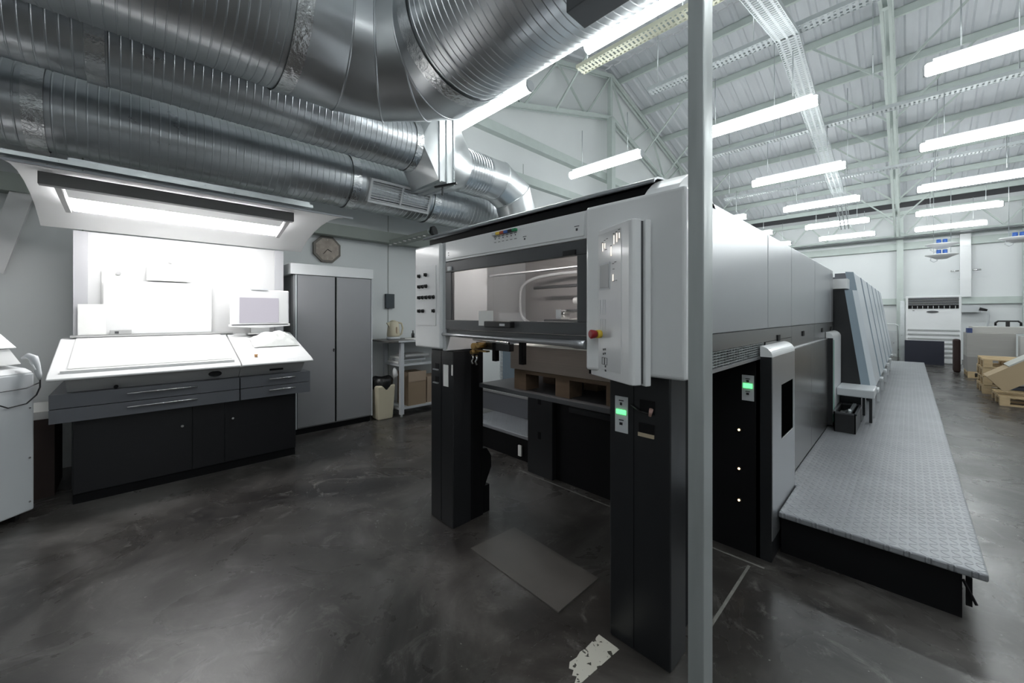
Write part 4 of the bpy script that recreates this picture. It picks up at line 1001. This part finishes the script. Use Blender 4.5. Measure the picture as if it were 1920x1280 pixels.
b = MB(); b.tube([(-4.18, -.445, .95), (-4.175, -.445, .90), (-4.17, -.46, .85), (-4.15, -.50, .80), (-4.10, -.57, .79), (-4.05, -.63, .84), (-4.03, -.66, .93)], .0045, 8); b.build('cord', PLASTB, t)
b = MB(); b.tube([(-4.03, -.66, .95), (-4.08, -.60, .90), (-4.14, -.50, .905), (-4.175, -.45, .93)], .004, 8); b.build('thin_cord', DARKG, t)
# things stored behind it
t = thing('storage_box', 'dark brown box with white papers on top, behind the white machine beside the console', 'box', (-4.9, -.62, 0))
box(-5.1, -4.62, -.80, -.42, 0, .60).build('body', mat('dark_brown_board', (.06, .04, .035), .7), t)
b = MB(); b.box(-5.12, -4.61, -.80, -.42, .602, .66); tag(b.build('paper_pile', PAPER), 'white papers on the dark brown box beside the console', 'papers')
b = MB(); b.bar((-5.30, -.56, 2.86), (-5.30, -.82, 1.75), .13, .05, up=(1, 0, 0)); tag(b.build('diagonal_brace', mat('brace_grey', (.68, .68, .68), .5)), 'broad pale diagonal brace on the wall behind the left edge of the canopy', 'brace')
# ================================================================== FAR RIGHT: air conditioner, pallets, papers
def aircon():
    t = thing('air_conditioner', 'large white floor standing air conditioner against the far wall', 'air conditioner', (.45, 16.7, 0))
    box(-.08, 1.01, 16.45, 17.0, 0, 1.93).build('cabinet', WHITE, t, bevel=.02)
    vt = box(-.03, .96, 16.44, 16.452, 1.56, 1.88).build('outlet_recess', BLACK, t)
    b = MB()
    for k in range(6): z = 1.668+k*.037; b.box(-.03, .96, 16.43, 16.445, z, z+.008)
    b.build('outlet_slats', WHITE2, vt)
    b = MB()
    for k in range(9): x = .05+k*.105; b.box(x, x+.012, 16.42, 16.44, 1.565, 1.64)
    b.build('vertical_vanes', WHITE2, vt)
    for k in range(7):
        z = .10+k*.125; box(-.04, .97, 16.425, 16.452, z+.075, z+.115).build('intake_slat', mat('intake_grey', (.40, .41, .41), .5), t)
    b = MB(); b.tube([(.46, 16.452, 1.47), (.46, 16.435, 1.47)], .12, 24)
    for v in b.bm.verts: v.co.z = 1.47+(v.co.z-1.47)*.28
    b.build('control_oval', DARKG, t)
    box(.06, .10, 16.442, 16.452, 1.495, 1.51).build('badge', DARKG, t)
    box(-.20, -.10, 16.6, 17.0, 0, 1.8).build('side_cover', GALV, t)
aircon()
b = MB(); b.box(-.10, .665, 15.9, 15.95, .03, .66); b.box(-.10, .665, 15.88, 15.97, 0, .03); tag(b.build('filter_panel', DARKSHEET), 'dark navy rectangular panel standing in front of the air conditioner', 'panel')
# humidifiers
def humid(x, y, zs, lab):
    t = thing('humidifier', lab, 'humidifier', (x, y, zs[-1]-.1))
    for z in zs:
        b = MB(); b.tube([(x, y, z-.10), (x, y, z-.05), (x, y, z), (x, y, z+.02)], [.10, .18, .30, .30], 28); d = b.build('dish', WHITE, t)
        for dx in (-.05, .06):
            b = MB(); b.cyl((x+dx, y, z+.02), (x+dx, y, z+.14), .045, n=14); b.build('motor', BLUE, d)
        b = MB(); b.tube([(x-.18, y, z-.03), (x-.2, y, z-.12), (x-.14, y, z-.17), (x-.08, y, z-.14), (x-.08, y, z-.08)], .010, 8); b.build('hose', WHITE2, d)
    for dx in (-.14, .16):
        b = MB(); b.cyl((x+dx, y, zs[-1]), (x+dx, y, roof_z(y)-.02), .006, n=6); b.build('hanger', GALV, t)
humid(.58, 15, (3.20, 2.93), 'pair of hanging white dish humidifiers with blue motors, by the far wall')
humid(1.80, 15, (3.20,), 'single hanging white dish humidifier at the right picture edge')
def paper_block(x0, x1, y0, y1, z0, z1, lab, m=PAPERG, g=None):
    o = box(x0, x1, y0, y1, z0, z1); return tag(o.build('paper_block', m, bevel=.003), lab, 'paper stack', g)
pallet(.90, 1.70, 13.2, 14.1, 0, WOOD, 'wooden pallet under the tall block of stacked paper', hgt=.14)
paper_block(.89, 1.72, 13.22, 14.1, .141, .46, 'bottom block of the tall stacked paper by the far wall', mat('paper_edge_dark', (.27, .26, .25), .85, vary=.1, vscale=4, stretch=(.3, .3, 60)))
paper_block(.89, 1.56, 13.24, 14.1, .461, .985, 'middle block of the tall stacked paper by the far wall')
paper_block(.98, 1.80, 13.45, 14.2, .986, 1.12, 'top block of the tall stacked paper by the far wall', mat('paper_edge_pale', (.46, .45, .43), .85, vary=.08, vscale=4, stretch=(.3, .3, 60)))
paper_block(1.58, 2.1, 12.95, 13.20, .0, .95, 'pale paper block right of the tall stacked paper', mat('paper_edge_pale'))
o = box(.895, .972, 13.3, 13.6, .986, 1.09); tag(o.build('blue_carton', mat('navy_card', (.03, .05, .15), .6)), 'small navy carton on the middle paper block, left of the top block', 'box')
o = box(.74, .86, 14.2, 14.5, 0, .80); tag(o.build('dark_sack', mat('dark_red_brown', (.03, .014, .012), .7), bevel=.04), 'dark brown sack between air conditioner and stacked paper', 'sack')
for i in range(4):
    pallet(.90+.012*(i % 2), 1.50+.012*(i % 2), 10.75-.01*i, 11.6, .0+i*.155, WOOD, ['bottom pallet of the stack of four on the right', 'second pallet up in the stack of four on the right', 'third pallet up in the stack of four on the right', 'top pallet of the stack of four on the right'][i], 'stacked pallets', hgt=.15)
pallet(.97, 1.7, 9.55, 10.4, 0, WOOD, 'single low pallet under the leaning carton at the right edge', hgt=.14)
t = thing('leaning_carton', 'large brown carton tilted on edge at the right picture edge', 'box', (1.3, 9.9, .14))
CM = Matrix.Translation((1.02, 9.6, .20)) @ Matrix.Rotation(math.radians(-38), 4, 'Y')
b = MB(); b.box(0, .62, 0, .45, -.0, .28, CM); cb = b.build('carton_body', mat('carton_brown', (.42, .32, .20), .8), t)
b = MB(); b.box(.28, .62, -.004, .45, .281, .30, CM); b.build('carton_flap', mat('carton_grey', (.5, .5, .46), .8), t)
for k in range(6):
    o = box(1.12+.015*k, 1.46+.01*k, 10.45-.02*k, 10.70, .142+.075*k, .142+.075*k+.06)
    tag(o.build('magazine_bundle', [mat('bundle_dark', (.06, .07, .10), .5), mat('bundle_grey', (.35, .36, .38), .5), mat('bundle_blue', (.12, .22, .38), .4)][k % 3]), ['lowest magazine bundle', 'second magazine bundle', 'third magazine bundle', 'fourth magazine bundle', 'fifth magazine bundle', 'topmost magazine bundle'][k]+' piled between the pallets and the leaning carton', 'magazines', 'magazine bundles')
t = thing('pallet_jack', 'pallet jack whose black loop handle shows above the stacked paper', 'pallet jack', (1.62, 14.6, 0))
b = MB(); b.tube([(1.42, 14.6, 1.13), (1.42, 14.6, 1.20), (1.46, 14.6, 1.24), (1.75, 14.6, 1.24), (1.79, 14.6, 1.20), (1.79, 14.6, 1.13)], .02, 10); b.build('loop_handle', PLASTB, t)
b = MB(); b.box(1.57, 1.63, 14.58, 14.62, .2, 1.24); b.build('shaft', PLASTB, t); box(1.45, 1.75, 14.5, 14.7, 0, .2).build('base', PLASTB, t)
# trolley beyond the units near the far column
t = thing('hand_trolley', 'small metal hand trolley behind the far end of the press', 'trolley', (-.45, 16.6, 0))
b = MB(); b.tube([(-.62, 16.6, 0), (-.62, 16.6, 1.05), (-.55, 16.6, 1.10), (-.30, 16.6, 1.10), (-.24, 16.6, 1.05), (-.24, 16.6, 0)], .018, 8); b.build('frame', GALV, t)
box(-.60, -.26, 16.58, 16.62, .2, .9).build('panel', GALV, t)
